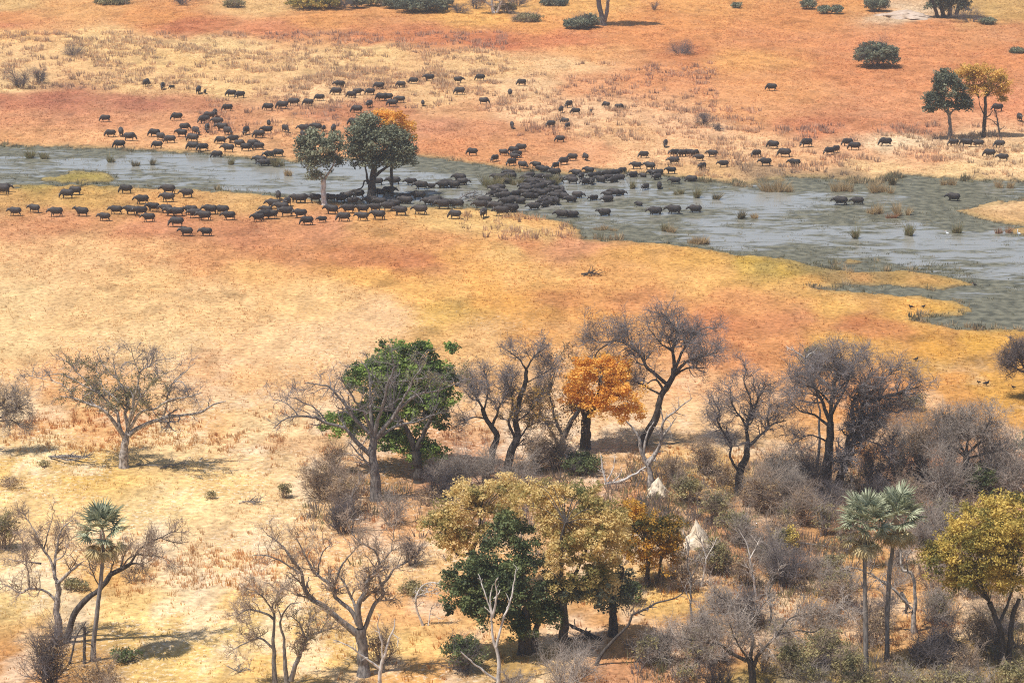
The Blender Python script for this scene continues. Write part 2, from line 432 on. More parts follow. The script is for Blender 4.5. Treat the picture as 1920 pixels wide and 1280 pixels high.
def mat_ground():
    m, nt, p = new_mat('dry_grassland')
    L = nt.links.new
    at = nt.nodes.new('ShaderNodeAttribute'); at.attribute_name = 'col'
    geo = nt.nodes.new('ShaderNodeNewGeometry')
    def noise(scale, det, rough=0.6):
        n = nt.nodes.new('ShaderNodeTexNoise')
        n.inputs['Scale'].default_value = scale; n.inputs['Detail'].default_value = det
        n.inputs['Roughness'].default_value = rough
        L(geo.outputs['Position'], n.inputs['Vector'])
        return n
    n1, n2 = noise(1.6, 6, 0.75), noise(0.28, 5, 0.65)
    def rng(n, a, b, lo, hi):
        r = nt.nodes.new('ShaderNodeMapRange')
        r.inputs[1].default_value = a; r.inputs[2].default_value = b
        r.inputs[3].default_value = lo; r.inputs[4].default_value = hi
        L(n.outputs[0], r.inputs[0]); return r
    a, b = rng(n1, 0.3, 0.7, 0.48, 1.46), rng(n2, 0.3, 0.7, 0.85, 1.15)
    mu = nt.nodes.new('ShaderNodeMath'); mu.operation = 'MULTIPLY'
    L(a.outputs[0], mu.inputs[0]); L(b.outputs[0], mu.inputs[1])
    vm = nt.nodes.new('ShaderNodeVectorMath'); vm.operation = 'SCALE'
    L(at.outputs['Color'], vm.inputs[0]); L(mu.outputs[0], vm.inputs['Scale'])
    af = nt.nodes.new('ShaderNodeAttribute'); af.attribute_name = 'fleck'
    n4 = noise(2.3, 4, 0.7)
    fr = rng(n4, 0.54, 0.64, 0.0, 0.6)
    fm = nt.nodes.new('ShaderNodeMath'); fm.operation = 'MULTIPLY'
    L(fr.outputs[0], fm.inputs[0]); L(af.outputs['Fac'], fm.inputs[1])
    mc = nt.nodes.new('ShaderNodeMix'); mc.data_type = 'RGBA'
    L(fm.outputs[0], mc.inputs[0]); L(vm.outputs[0], mc.inputs[6]); mc.inputs[7].default_value = (0.74, 0.62, 0.47, 1)
    L(mc.outputs[2], p.inputs['Base Color'])
    p.inputs['Roughness'].default_value = 1.0
    spec(p, 0.0)
    bp = nt.nodes.new('ShaderNodeBump')
    bp.inputs['Strength'].default_value = 0.5; bp.inputs['Distance'].default_value = 0.12
    L(n1.outputs[0], bp.inputs['Height']); L(bp.outputs[0], p.inputs['Normal'])
    return m
M['ground'] = mat_ground()
g_o = mesh_np('ground', P, F, M['ground'], smooth=True, attrs={'col': np.clip(col, 0, 0.95), 'fleck': fleck})
g_o['kind'] = 'structure'

def ground_z(x, y):
    return (fbm(np.asarray(x) / 3.5, np.asarray(y) / 3.5, 5, 3) - 0.5) * 0.16 + 0.06

def spot(u_, v_):
    g = ground(u_, v_)
    r = float(river_mask(np.array([u_]), np.array([v_]))[0])
    g[2] = float(ground_z(g[0], g[1])) if r < 0.3 else WATER_Z
    return g, r

# ------------------------------------------------------------------ water
WC = np.array([0,285,.75, 0,300,.35, 0,325,.55, 200,290,.7, 200,310,.15, 300,300,.2, 350,340,.5, 420,330,.15, 480,320,.2, 530,350,.3, 640,340,.35,
 650,320,.1, 560,330,.3, 500,310,.5, 820,310,.9, 900,315,.9, 790,330,.3, 950,325,.8, 1000,340,.55, 850,350,.4, 1000,370,.35, 1100,355,.3, 1150,350,.25, 1200,365,.3,
 1260,350,.7, 1200,385,.6, 1100,385,.4, 1300,360,.6, 1350,375,.25, 1450,375,.15, 1530,380,.25, 1600,345,.95, 1500,350,.9, 1700,360,.95, 1750,380,1, 1800,360,.95, 1900,350,.6, 1650,375,.5,
 1100,420,.65, 1100,440,.95, 1200,440,.9, 1250,415,.45, 1300,440,.35, 1400,420,.4, 1400,455,.25, 1500,410,.6, 1500,450,.3, 1600,400,.7, 1600,430,.3, 1700,405,.8, 1700,430,.25, 1760,400,1,
 1820,420,.9, 1850,450,.25, 1750,470,.2, 1650,460,.3, 1900,480,.25, 1600,475,.4, 1700,490,.3, 1800,510,.45, 1880,510,.35, 1550,490,.9, 1640,500,.9, 1450,470,.8, 1600,540,1, 1700,548,1, 1850,540,.7, 1900,560,.8,
 1860,590,.9, 1780,605,1, 1900,610,1, 120,348,.6, 100,318,.5, 270,345,.5], float).reshape(-1, 3)
wx = np.arange(-170, 170, 0.8); wy = np.arange(205, 420, 0.8)
WX, WY = np.meshgrid(wx, wy)
WP = np.stack([WX.ravel(), WY.ravel(), np.full(WX.size, WATER_Z)], 1)
uu, vv = project(WP)
wu_ = uu + (fbm(WP[:, 0] / 8, WP[:, 1] / 10, 61) - .5) * 120; wv_ = vv + (fbm(WP[:, 0] / 7, WP[:, 1] / 12, 62) - .5) * 26
d2 = (wu_[:, None] - WC[None, :, 0]) ** 2 + (4 * (wv_[:, None] - WC[None, :, 1])) ** 2 + 300
w = 1 / d2 ** 2
weed = (w @ WC[:, 2]) / w.sum(1)
shore = np.clip((0.97 - river_mask(uu, vv)) * 1.2, 0, 0.35)
weed = np.clip(weed + shore, 0, 1)
n2x, n2y = len(wx), len(wy)
idx = np.arange(n2x * n2y).reshape(n2y, n2x)
WF = np.stack([idx[:-1, :-1].ravel(), idx[:-1, 1:].ravel(), idx[1:, 1:].ravel(), idx[1:, :-1].ravel()], 1)
_wm = river_mask(uu, vv)
keep = _wm[WF].max(1) > 0.02
def mat_water():
    m, nt, p = new_mat('shallow_river_water')
    L = nt.links.new
    p.inputs['Base Color'].default_value = (0.235, 0.225, 0.195, 1)
    p.inputs['Roughness'].default_value = 0.15
    p.inputs['IOR'].default_value = 1.33
    at = nt.nodes.new('ShaderNodeAttribute'); at.attribute_name = 'weed'
    geo = nt.nodes.new('ShaderNodeNewGeometry')
    mp = nt.nodes.new('ShaderNodeMapping'); mp.inputs['Scale'].default_value = (0.15, 0.42, 1)
    n = nt.nodes.new('ShaderNodeTexNoise'); n.inputs['Scale'].default_value = 1.0
    n.inputs['Detail'].default_value = 8; n.inputs['Roughness'].default_value = 0.70
    n.inputs['Distortion'].default_value = 0.8
    L(geo.outputs['Position'], mp.inputs[0]); L(mp.outputs[0], n.inputs['Vector'])
    ma = nt.nodes.new('ShaderNodeMath'); ma.operation = 'MULTIPLY_ADD'
    ma.inputs[1].default_value = 4.4; ma.inputs[2].default_value = -2.2 - 0.5
    ad = nt.nodes.new('ShaderNodeMath'); ad.operation = 'ADD'; ad.use_clamp = False
    L(n.outputs[0], ma.inputs[0])
    m2 = nt.nodes.new('ShaderNodeMath'); m2.operation = 'MULTIPLY_ADD'; m2.inputs[1].default_value = 1.55; m2.inputs[2].default_value = 0.12
    L(at.outputs['Fac'], m2.inputs[0])
    L(ma.outputs[0], ad.inputs[0]); L(m2.outputs[0], ad.inputs[1])
    cl = nt.nodes.new('ShaderNodeMapRange'); cl.inputs[1].default_value = 0.0; cl.inputs[2].default_value = 0.5
    cl.inputs[3].default_value = 0.05; cl.inputs[4].default_value = 0.92
    L(ad.outputs[0], cl.inputs[0])
    df = nt.nodes.new('ShaderNodeBsdfDiffuse')
    n3 = nt.nodes.new('ShaderNodeTexNoise'); n3.inputs['Scale'].default_value = 0.8; n3.inputs['Detail'].default_value = 5
    L(geo.outputs['Position'], n3.inputs['Vector'])
    rp = nt.nodes.new('ShaderNodeValToRGB')
    rp.color_ramp.elements[0].position = .35; rp.color_ramp.elements[1].position = .65
    rp.color_ramp.elements[0].color = (0.055, 0.056, 0.040, 1); rp.color_ramp.elements[1].color = (0.150, 0.142, 0.098, 1)
    L(n3.outputs[0], rp.inputs[0]); L(rp.outputs[0], df.inputs[0])
    mx = nt.nodes.new('ShaderNodeMixShader')
    L(cl.outputs[0], mx.inputs[0]); L(p.outputs[0], mx.inputs[1]); L(df.outputs[0], mx.inputs[2])
    L(mx.outputs[0], nt.nodes['Material Output'].inputs['Surface'])
    bp = nt.nodes.new('ShaderNodeBump'); bp.inputs['Strength'].default_value = 0.14; bp.inputs['Distance'].default_value = 0.05
    nb = nt.nodes.new('ShaderNodeTexNoise'); nb.inputs['Scale'].default_value = 1.8; nb.inputs['Detail'].default_value = 4
    L(geo.outputs['Position'], nb.inputs['Vector']); L(nb.outputs[0], bp.inputs['Height']); L(bp.outputs[0], p.inputs['Normal'])
    return m
M['water'] = mat_water()
used = np.unique(WF[keep]); remap = np.full(len(WP), -1); remap[used] = np.arange(len(used))
w_o = mesh_np('river_water', WP[used], remap[WF[keep]], M['water'], smooth=True, attrs={'weed': weed[used]})
w_o['kind'] = 'structure'

# ------------------------------------------------------------------ grass tufts (nobody could count them)
def mat_grass():
    m, nt, p = new_mat('grass_blades')
    L = nt.links.new
    at = nt.nodes.new('ShaderNodeAttribute'); at.attribute_name = 'col'
    L(at.outputs['Color'], p.inputs['Base Color'])
    p.inputs['Roughness'].default_value = 0.8; spec(p, 0.1)
    tr = nt.nodes.new('ShaderNodeBsdfTranslucent'); mx = nt.nodes.new('ShaderNodeMixShader')
    mx.inputs[0].default_value = 0.5
    L(at.outputs['Color'], tr.inputs[0]); L(p.outputs[0], mx.inputs[1]); L(tr.outputs[0], mx.inputs[2])
    L(mx.outputs[0], nt.nodes['Material Output'].inputs['Surface'])
    return m
M['grass'] = mat_grass()

def tufts(name, C, H, Rr, colr, blades, label, lean=0.55, wid=0.055):
    """C (n,3) tuft centres, H heights, Rr radii, colr (n,3)"""
    n = len(C)
    if not n: return
    az = RNG.uniform(0, 2 * np.pi, (n, blades))
    rad = np.sqrt(RNG.uniform(0, 1, (n, blades))) * Rr[:, None]
    bx = C[:, 0, None] + np.cos(az) * rad; by = C[:, 1, None] + np.sin(az) * rad
    h = H[:, None] * RNG.uniform(0.55, 1.1, (n, blades))
    ln = RNG.uniform(0.05, lean, (n, blades)) * h
    tx = bx + np.cos(az) * ln; ty = by + np.sin(az) * ln
    wa = RNG.uniform(0, np.pi, (n, blades))
    ww = wid * RNG.uniform(0.6, 1.5, (n, blades)) * np.clip(H[:, None] / 0.5, 0.6, 3)
    z0 = np.broadcast_to(C[:, 2, None], bx.shape)
    V = np.stack([np.stack([bx - np.cos(wa) * ww, by - np.sin(wa) * ww, z0 - 0.03], -1),
                  np.stack([bx + np.cos(wa) * ww, by + np.sin(wa) * ww, z0 - 0.03], -1),
                  np.stack([tx, ty, z0 + h], -1)], 2).reshape(-1, 3)
    f = np.arange(len(V)).reshape(-1, 3)
    cc = np.repeat((colr[:, None, :] * RNG.uniform(0.75, 1.25, (n, blades, 1))).reshape(-1, 3), 3, 0)
    o = mesh_np(name, V, f, M['grass'], attrs={'col': np.clip(cc, 0, 0.9)})
    return tag(o, label, 'grass', kind='stuff')

def scatter(n, u0, u1, v0, v1):
    """n points spread evenly over the ground seen in a pixel box"""
    y0, y1 = ground(960, v1)[1], ground(960, v0)[1]
    y = RNG.uniform(y0 * y0, y1 * y1, n) ** 0.5
    x = y * RNG.uniform((u0 - 960) / FPX, (u1 - 960) / FPX, n) * 1.02
    return np.stack([x, y, np.zeros(n)], 1)

def place_tufts(P_, jz=True):
    u_, v_, a_, b_ = warped(P_)
    r_ = river_mask(u_, v_)
    P_[:, 2] = ground_z(P_[:, 0], P_[:, 1])
    return u_, v_, r_, grass_colour(a_, b_)

# short sward everywhere
Pq = scatter(150000, -80, 2000, -20, 1300)
u_, v_, r_, c_ = place_tufts(Pq)
dens = fbm(Pq[:, 0] / 5, Pq[:, 1] / 7, 90, 4)
k = (r_ < 0.12) & (RNG.uniform(0, 1, len(Pq)) < np.clip((dens - 0.30) * 3.0, 0.05, 1))
tone = (1.18 + 0.5 * (dens - 0.5))[k, None]
tufts('short_grass', Pq[k], RNG.uniform(0.12, 0.32, k.sum()), RNG.uniform(0.12, 0.35, k.sum()), c_[k] * tone * RNG.uniform(0.85, 1.25, (k.sum(), 1)), 5,
      'short dry orange and straw coloured grass covering the open plain')

# tall pale tussocks of the far bank
TZ = [(-40, 950, 62, 170, 1.0), (900, 1340, 120, 210, 0.7), (480, 960, 130, 205, 1.0), (960, 1420, 205, 265, 1.0), (1300, 1960, 235, 335, 1.0), (380, 640, 190, 270, .5), (860, 1100, 405, 450, .8),
      (1220, 1420, 270, 330, .6), (-40, 420, 60, 110, .5)]
Pl, Hl, Rl, Cl = [], [], [], []
for (a, b, c, d, s) in TZ:
    area = (ground(960, c)[1] - ground(960, d)[1]) * (b - a) * mpp((c + d) / 2)
    n = int(area * 0.55 * s)
    Pq = scatter(n, a, b, c, d)
    u_, v_, r_, c_ = place_tufts(Pq)
    dens = fbm(Pq[:, 0] / 4, Pq[:, 1] / 5, 120, 4)
    k = (r_ < 0.1) & (dens > 0.50)
    t = RNG.uniform(0, 1, k.sum())[:, None]
    gr = np.where(t < 0.3, np.array([[0.36, 0.295, 0.235]]), np.array([[0.56, 0.43, 0.29]]))
    c_ = c_.copy(); c_[k] = c_[k] * 0.45 + gr * 0.55
    tint = np.where(t < 0.3, 1.1, 1.35) * RNG.uniform(.85, 1.15, (k.sum(), 1))
    Pl.append(Pq[k]); Hl.append(RNG.uniform(0.45, 1.05, k.sum())); Rl.append(RNG.uniform(0.3, 0.8, k.sum())); Cl.append(c_[k] * tint)
tufts('tall_grass', np.concatenate(Pl), np.concatenate(Hl), np.concatenate(Rl), np.concatenate(Cl), 12,
      'tall pale straw tussock grass on the far bank among the herd', 0.5, 0.05)

# tall tawny stand grass of the near plain (dry tufts between the trees)
TZ = [(-20, 640, 770, 850, 1.6), (180, 620, 1030, 1120, 1.7), (-20, 620, 1000, 1060, .4), (480, 960, 800, 1000, .5), (1180, 1960, 840, 1290, .8), (560, 1200, 1100, 1290, .25)]
Pl, Hl, Rl, Cl = [], [], [], []
for (a, b, c, d, s) in TZ:
    area = (ground(960, c)[1] - ground(960, d)[1]) * (b - a) * mpp((c + d) / 2)
    Pq = scatter(int(area * 1.6 * s), a, b, c, d)
    u_, v_, r_, c_ = place_tufts(Pq)
    dens = fbm(Pq[:, 0] / 3, Pq[:, 1] / 4, 150, 4)
    k = dens > 0.47
    Pl.append(Pq[k]); Hl.append(RNG.uniform(0.25, 0.6, k.sum())); Rl.append(RNG.uniform(0.12, 0.4, k.sum()))
    Cl.append(c_[k] * RNG.uniform(0.8, 1.4, (k.sum(), 1)) * np.array([1.04, 0.90, 0.82]))
tufts('tawny_grass', np.concatenate(Pl), np.concatenate(Hl), np.concatenate(Rl), np.concatenate(Cl), 9,
      'tawny dry stalks of grass between the foreground trees', 0.4, 0.035)

# grey-brown dry undergrowth of the thicket at the right
TZ = [(1190, 1980, 870, 1300, 1.0), (560, 1000, 880, 1000, .6), (960, 1300, 860, 1000, .6), (640, 1200, 1000, 1060, .3)]
Pl, Hl, Rl, Cl = [], [], [], []
for (a, b, c, d, s) in TZ:
    area = (ground(960, c)[1] - ground(960, d)[1]) * (b - a) * mpp((c + d) / 2)
    Pq = scatter(int(area * 2.1 * s), a, b, c, d)
    u_, v_, r_, c_ = place_tufts(Pq)
    dens = fbm(Pq[:, 0] / 4, Pq[:, 1] / 5, 250, 4)
    k = dens > 0.5
    Pl.append(Pq[k]); Hl.append(RNG.uniform(0.35, 1.1, k.sum())); Rl.append(RNG.uniform(0.3, 0.8, k.sum()))
    t = RNG.uniform(0, 1, (k.sum(), 1))
    Cl.append(np.where(t < .45, np.array([[.24, .205, .19]]), np.where(t < .75, np.array([[.34, .25, .17]]), np.array([[.27, .25, .12]]))) * RNG.uniform(.7, 1.3, (k.sum(), 1)))
tufts('undergrowth', np.concatenate(Pl), np.concatenate(Hl), np.concatenate(Rl), np.concatenate(Cl), 14,
      'grey and brown dry undergrowth filling the thicket between the shrubs', 0.9, 0.022)

# sedge fringing the shallows
Pl, Hl, Rl, Cl = [], [], [], []
for (a, b, c, d, n, th_) in [(1240, 1990, 325, 374, 5200, .50), (-60, 520, 268, 300, 1300, .56), (840, 1240, 300, 345, 1100, .55), (1080, 1560, 425, 500, 1600, .56), (1500, 1960, 366, 436, 1500, .60), (-60, 1000, 335, 400, 900, .58), (1440, 1990, 488, 625, 3000, .50)]:
    Pq = scatter(n, a, b, c, d)
    u_, v_ = project(Pq); r_ = river_mask(u_, v_)
    dens = fbm(Pq[:, 0] / 3.5, Pq[:, 1] / 7, 330, 4)
    k = (r_ > (.10 if d < 600 else .03)) & (r_ < .995) & (dens > th_)
    Pq[:, 2] = WATER_Z
    q = np.clip((dens[k] - th_) * 7, .25, 1)
    Pl.append(Pq[k]); Hl.append(RNG.uniform(.4, 1.2, k.sum()) * q); Rl.append(RNG.uniform(.2, .7, k.sum()))
    t = RNG.uniform(0, 1, (k.sum(), 1))
    Cl.append(np.where(t < .5, np.array([[.55, .41, .24]]), np.where(t < .8, np.array([[.33, .28, .15]]), np.array([[.2, .18, .12]]))) * RNG.uniform(.75, 1.25, (k.sum(), 1)))
tufts('sedge', np.concatenate(Pl), np.concatenate(Hl), np.concatenate(Rl), np.concatenate(Cl), 11,
      'tan and olive sedge growing in ragged beds along the river shallows', 0.55, 0.045)

# floating and emergent water plants
Pq = scatter(26000, -60, 1980, 262, 625)
u_, v_ = project(Pq); r_ = river_mask(u_, v_)
dens = fbm(Pq[:, 0] / 4, Pq[:, 1] / 7, 190, 4)
marsh = (np.abs(u_ - 1640) < 190) & (v_ > 492) & (v_ < 540)
edge = (r_ > 0.06) & (r_ < 0.95)
k = ((r_ > 0.35) & (dens > 0.56) & (RNG.uniform(0, 1, len(Pq)) < .4)) | (edge & (dens > 0.40)) | (marsh & (dens > .42))
edge = edge[k] | marsh[k]
Pq = Pq[k]; Pq[:, 2] = WATER_Z
t = RNG.uniform(0, 1, (len(Pq), 1))
base = np.where(t < .5, np.array([[.17, .155, .075]]), np.where(t < .8, np.array([[.34, .25, .12]]), np.array([[.10, .10, .06]]))) * RNG.uniform(0.7, 1.4, (len(Pq), 1))
tufts('water_weed', Pq, RNG.uniform(0.08, 0.3, len(Pq)) * np.where(edge, 1.6, 1.0), RNG.uniform(0.2, 0.7, len(Pq)), base, 7,
      'low olive water plants rising in mats from the shallow river', 0.6, 0.05)
# ------------------------------------------------------------------ tube, twig and leaf generators
class Acc:
    """collects quads of one mesh"""
    def __init__(self):
        self.v, self.f, self.n = [], [], 0
    def add(self, V, F):
        self.v.append(V); self.f.append(F + self.n); self.n += len(V)
    def build(self, name, mat, parent=None, smooth=True):
        if not self.v: return None
        return mesh_np(name, np.concatenate(self.v), np.concatenate(self.f), mat, parent, smooth)

def tubes(acc, Pp, R, sides=4, squash=1.0):
    """Pp (N,n,3), R (N,n)"""
    N, n, _ = Pp.shape
    if N == 0: return
    T = np.gradient(Pp, axis=1)
    T /= np.linalg.norm(T, axis=2, keepdims=True) + 1e-9
    ref = np.where(np.abs(T[:, :1, 2:3]) > 0.8, np.array([[[0.3, 0.95, 0.0]]]), np.array([[[0.05, 0.1, 1.0]]]))
    U = np.cross(T, np.broadcast_to(ref, T.shape)); U /= np.linalg.norm(U, axis=2, keepdims=True) + 1e-9
    W = np.cross(T, U)
    a = np.arange(sides) * 2 * np.pi / sides
    V = Pp[:, :, None, :] + R[:, :, None, None] * (np.cos(a)[None, None, :, None] * U[:, :, None, :] + squash * np.sin(a)[None, None, :, None] * W[:, :, None, :])
    base = (np.arange(N) * n * sides)[:, None, None]
    i = np.arange(n - 1)[None, :, None]; j = np.arange(sides)[None, None, :]
    j2 = (j + 1) % sides
    A = base + i * sides + j; B = base + i * sides + j2
    Cc = base + (i + 1) * sides + j2; D = base + (i + 1) * sides + j
    acc.add(V.reshape(-1, 3), np.stack([A, B, Cc, D], -1).reshape(-1, 4))

def smooth_line(pts, n):
    """Catmull-Rom through pts, resampled to n points"""
    pts = np.asarray(pts, float)
    if len(pts) == 2:
        t = np.linspace(0, 1, n)[:, None]
        return pts[0] * (1 - t) + pts[1] * t
    p = np.vstack([2 * pts[0] - pts[1], pts, 2 * pts[-1] - pts[-2]])
    out = []
    for i in range(1, len(p) - 2):
        t = np.linspace(0, 1, 8, endpoint=False)[:, None]
        out.append(0.5 * (2 * p[i] + (p[i + 1] - p[i - 1]) * t + (2 * p[i - 1] - 5 * p[i] + 4 * p[i + 1] - p[i + 2]) * t ** 2
                          + (-p[i - 1] + 3 * p[i] - 3 * p[i + 1] + p[i + 2]) * t ** 3))
    out = np.vstack(out + [pts[-1:]])
    d = np.r_[0, np.cumsum(np.linalg.norm(np.diff(out, axis=0), axis=1))]
    s = np.linspace(0, d[-1], n)
    return np.stack([np.interp(s, d, out[:, k]) for k in range(3)], 1)

def unit(a):
    return a / (np.linalg.norm(a, axis=-1, keepdims=True) + 1e-9)

def sprout(Pp, R, count, L, ang, up, npt, t0=0.15, ratio=0.6, rmin=0.008, wander=0.25, t1=1.0, weight=None, droop=0.0):
    """grow `count` side shoots from the polylines Pp (N,n,3)"""
    N, n, _ = Pp.shape
    ln = np.linalg.norm(np.diff(Pp, axis=1), axis=2).sum(1)
    pr = ln if weight is None else ln * weight
    i = RNG.choice(N, count, p=pr / pr.sum())
    t = RNG.uniform(t0, t1, count) * (n - 1)
    k = np.clip(t.astype(int), 0, n - 2); f = (t - k)[:, None]
    S = Pp[i, k] * (1 - f) + Pp[i, k + 1] * f
    r = R[i, k] * (1 - f[:, 0]) + R[i, k + 1] * f[:, 0]
    T = unit(Pp[i, k + 1] - Pp[i, k])
    rnd = RNG.normal(size=(count, 3))
    per = unit(rnd - (rnd * T).sum(1, keepdims=True) * T)
    a = np.radians(RNG.uniform(ang[0], ang[1], count))[:, None]
    D = unit(np.cos(a) * T + np.sin(a) * per + np.array([0, 0, up]))
    Ls = RNG.uniform(L[0], L[1], count)
    out = np.zeros((count, npt, 3)); out[:, 0] = S
    for q in range(1, npt):
        D = unit(D + RNG.normal(size=(count, 3)) * wander + np.array([0, 0, up * 0.3 - droop * q]))
        out[:, q] = out[:, q - 1] + D * (Ls / (npt - 1))[:, None]
    r0 = np.maximum(r * ratio, rmin)
    taper = np.linspace(1.0, 0.45, npt)[None, :]
    return out, r0[:, None] * taper

def blob_leaves(clumps, radii, per, size, flat=0.75, tone_c=None, droop=0.0):
    """leaves around clump centres: returns verts, quads, tone"""
    n = len(clumps)
    c = np.repeat(clumps, per, 0); rr = np.repeat(radii, per)[:, None]
    d = unit(RNG.normal(size=(n * per, 3))) * (RNG.uniform(0, 1, (n * per, 1)) ** 0.45)
    d[:, 2] *= flat
    p = c + d * rr
    nrm = unit(RNG.normal(size=p.shape) + d * 0.8 + np.array([0, 0, 0.7]))
    ref = unit(RNG.normal(size=p.shape))
    U = unit(np.cross(nrm, ref)); W = np.cross(nrm, U)
    s = size * RNG.uniform(0.6, 1.35, (len(p), 1))
    V = np.stack([p - U * s * 0.55, p - W * s * 0.32 + nrm * s * 0.08, p + U * s * 0.55, p + W * s * 0.32 + nrm * s * 0.08], 1)
    tc = RNG.uniform(0.2, 0.8, n) if tone_c is None else tone_c
    tone = np.clip(np.repeat(tc, per) + RNG.normal(0, 0.16, len(p)), 0, 1)
    return V.reshape(-1, 3), np.arange(len(p) * 4).reshape(-1, 4), np.repeat(tone, 4)

def leaf_mesh(name, ells, per_m2, crad, per, size, mat, parent, hollow=0.55, flat=0.7, gap=0.0, tone_shift=0.0):
    """ells: list of (centre, rx, ry, rz). Leaf clumps spread through the outer part of each ellipsoid."""
    cs, rs, ts = [], [], []
    per_m2 = per_m2 * 1.6
    gap = gap - 0.03
    for (c, rx, ry, rz) in ells:
        area = 4 * np.pi * (((rx * ry) ** 1.6 + (rx * rz) ** 1.6 + (ry * rz) ** 1.6) / 3) ** (1 / 1.6)
        n = max(3, int(area * per_m2))
        d = unit(RNG.normal(size=(n, 3)))
        d[:, 2] = np.where(d[:, 2] < -0.55, -d[:, 2] * 0.6, d[:, 2])
        q = (hollow + (1 - hollow) * RNG.uniform(0, 1, n))[:, None] * (0.78 + 0.44 * fbm(d[:, 0] * 2 + c[0], d[:, 1] * 2 + d[:, 2] * 2 + c[1], 7, 2))[:, None]
        p = np.asarray(c) + d * q * np.array([rx, ry, rz])
        if gap > 0:
            k = fbm(p[:, 0] / 1.3 + 50, p[:, 2] / 1.1 + p[:, 1] / 1.5, 77, 3) > gap
            p = p[k]
        cs.append(p); rs.append(RNG.uniform(0.6, 1.25, len(p)) * crad)
        ts.append(np.clip(0.5 + tone_shift + (fbm(p[:, 0] / 1.2, p[:, 1] / 1.2 + p[:, 2], 15, 3) - 0.5) * 2.1 + RNG.normal(0, 0.12, len(p)), 0.02, 0.98))
    cs, rs, ts = np.concatenate(cs), np.concatenate(rs), np.concatenate(ts)
    V, F, t = blob_leaves(cs, rs, per, size, flat, ts)
    o = mesh_np(name, V, F, mat, parent, attrs={'tone': t})
    return o, cs

# ------------------------------------------------------------------ trees
class Plant:
    """a tree or shrub traced in the photograph's projection on an upright plane through its foot, then given depth"""
    def __init__(self, name, label, cat, u0, v0, group=None, z=None):
        self.g, r = spot(u0, v0)
        if r > 0.3: self.g[2] = WATER_Z - 0.5
        if z is not None: self.g[2] = z
        self.Y = self.g[1]
        self.s = float((self.Y * CP + (CAM_H) * SP) / FPX)
        self.o = thing(name, self.g, label, cat, group)
        self.lines = []          # (points (24,3), radii (24,))
        self.v0 = v0
    def pt(self, u_, v_, dy=0.0):
        return at_depth(u_, v_, self.Y + dy) - self.g
    def limb(self, pts, r0, r1, d0=0.0, d1=None, n=24, kink=0.06):
        if d1 is None: d1 = d0 + RNG.uniform(-1, 1) * 0.35 * math.dist(pts[0], pts[-1]) * self.s
        m = len(pts)
        q = [self.pt(u_, v_, d0 + (d1 - d0) * i / (m - 1)) for i, (u_, v_) in enumerate(pts)]
        L = smooth_line(q, n)
        leng = np.linalg.norm(L[-1] - L[0])
        w_ = np.stack([fbm(np.linspace(0, 6, n) + RNG.uniform(0, 99), np.full(n, k * 9.1), 3, 3) - 0.5 for k in range(3)], 1)
        w_ *= np.minimum(np.linspace(0, 3, n), 1)[:, None]
        L = L + w_ * kink * leng * 0.8
        t = np.linspace(0, 1, n)
        R = r0 * (1 - t) + r1 * t
        R = R * (0.9 + 0.25 * vnoise(t * 7 + RNG.uniform(0, 50), t * 0, 4))
        self.lines.append((L, R))
        return self
    def flare(self):
        L, R = self.lines[0]
        t = np.linspace(0, 1, len(R))
        self.lines[0] = (L, R * (1 + 0.35 * np.exp(-t * 14)))
        L[0, 2] -= 0.25
        return self
    def trunk(self, mat, sides=9, name='trunk'):
        self.flare()
        a = Acc()
        tubes(a, np.stack([l for l, _ in self.lines]), np.stack([r for _, r in self.lines]), sides)
        return a.build(name, mat, self.o)
    def twigs(self, mat, levels, name='crown', skip=1, t0=0.25, tips=True):
        """levels: list of (count, (Lmin, Lmax), (a0, a1), up, npts)"""
        Pp = np.stack([l for l, _ in self.lines[skip:]] or [self.lines[0][0]])
        R = np.stack([r for _, r in self.lines[skip:]] or [self.lines[0][1]])
        a = Acc(); self.tw = []
        for q, (cnt, L, ang, up, npt) in enumerate(levels):
            w_ = None
            Pp, R = sprout(Pp, R, cnt, L, ang, up, npt, t0=t0 if q == 0 else 0.15, ratio=0.55 if q == 0 else 0.6, rmin=[0.03, 0.018, 0.012, 0.010][min(q, 3)], wander=0.28, weight=w_)
            R = np.minimum(R, [0.09, 0.04, 0.022, 0.016][min(q, 3)])
            tubes(a, Pp, R, 4 if q == 0 else 3)
            self.tw.append((Pp, R))
        return a.build(name, mat, self.o)
    def ell(self, u_, v_, ru, rv, dy=0.0, rd=None):
        c = self.pt(u_, v_, dy)
        return (c, ru * self.s, (rd if rd is not None else 0.75 * (ru + rv) / 2 * self.s * 1.15), rv * self.s / 0.96)
    def spokes(self, cs, r=0.05, n=None, start=None):
        """boughs from the trunk out to leaf clumps"""
        cs = np.asarray(cs)
        if n and len(cs) > n: cs = cs[RNG.choice(len(cs), n, replace=False)]
        tips = [(L[-1] if start is None else L[int(start * 23)]) for L, _ in self.lines]
        tips = np.array(tips)
        a = []
        for c in cs:
            b = tips[np.argmin(np.linalg.norm(tips - c, axis=1))]
            mid = b * 0.45 + c * 0.55 + np.array([0, 0, 0.12 * np.linalg.norm(c - b)]) + RNG.normal(size=3) * 0.12
            a.append(smooth_line([b, mid, c], 8))
        self._spk = (np.stack(a), np.stack([np.linspace(r, r * 0.25, 8)] * len(a)))
        return self
    def trunk_with_spokes(self, mat, sides=9):
        self.flare()
        a = Acc()
        tubes(a, np.stack([l for l, _ in self.lines]), np.stack([r for _, r in self.lines]), sides)
        tubes(a, self._spk[0], self._spk[1], 5)
        return a.build('trunk', mat, self.o)

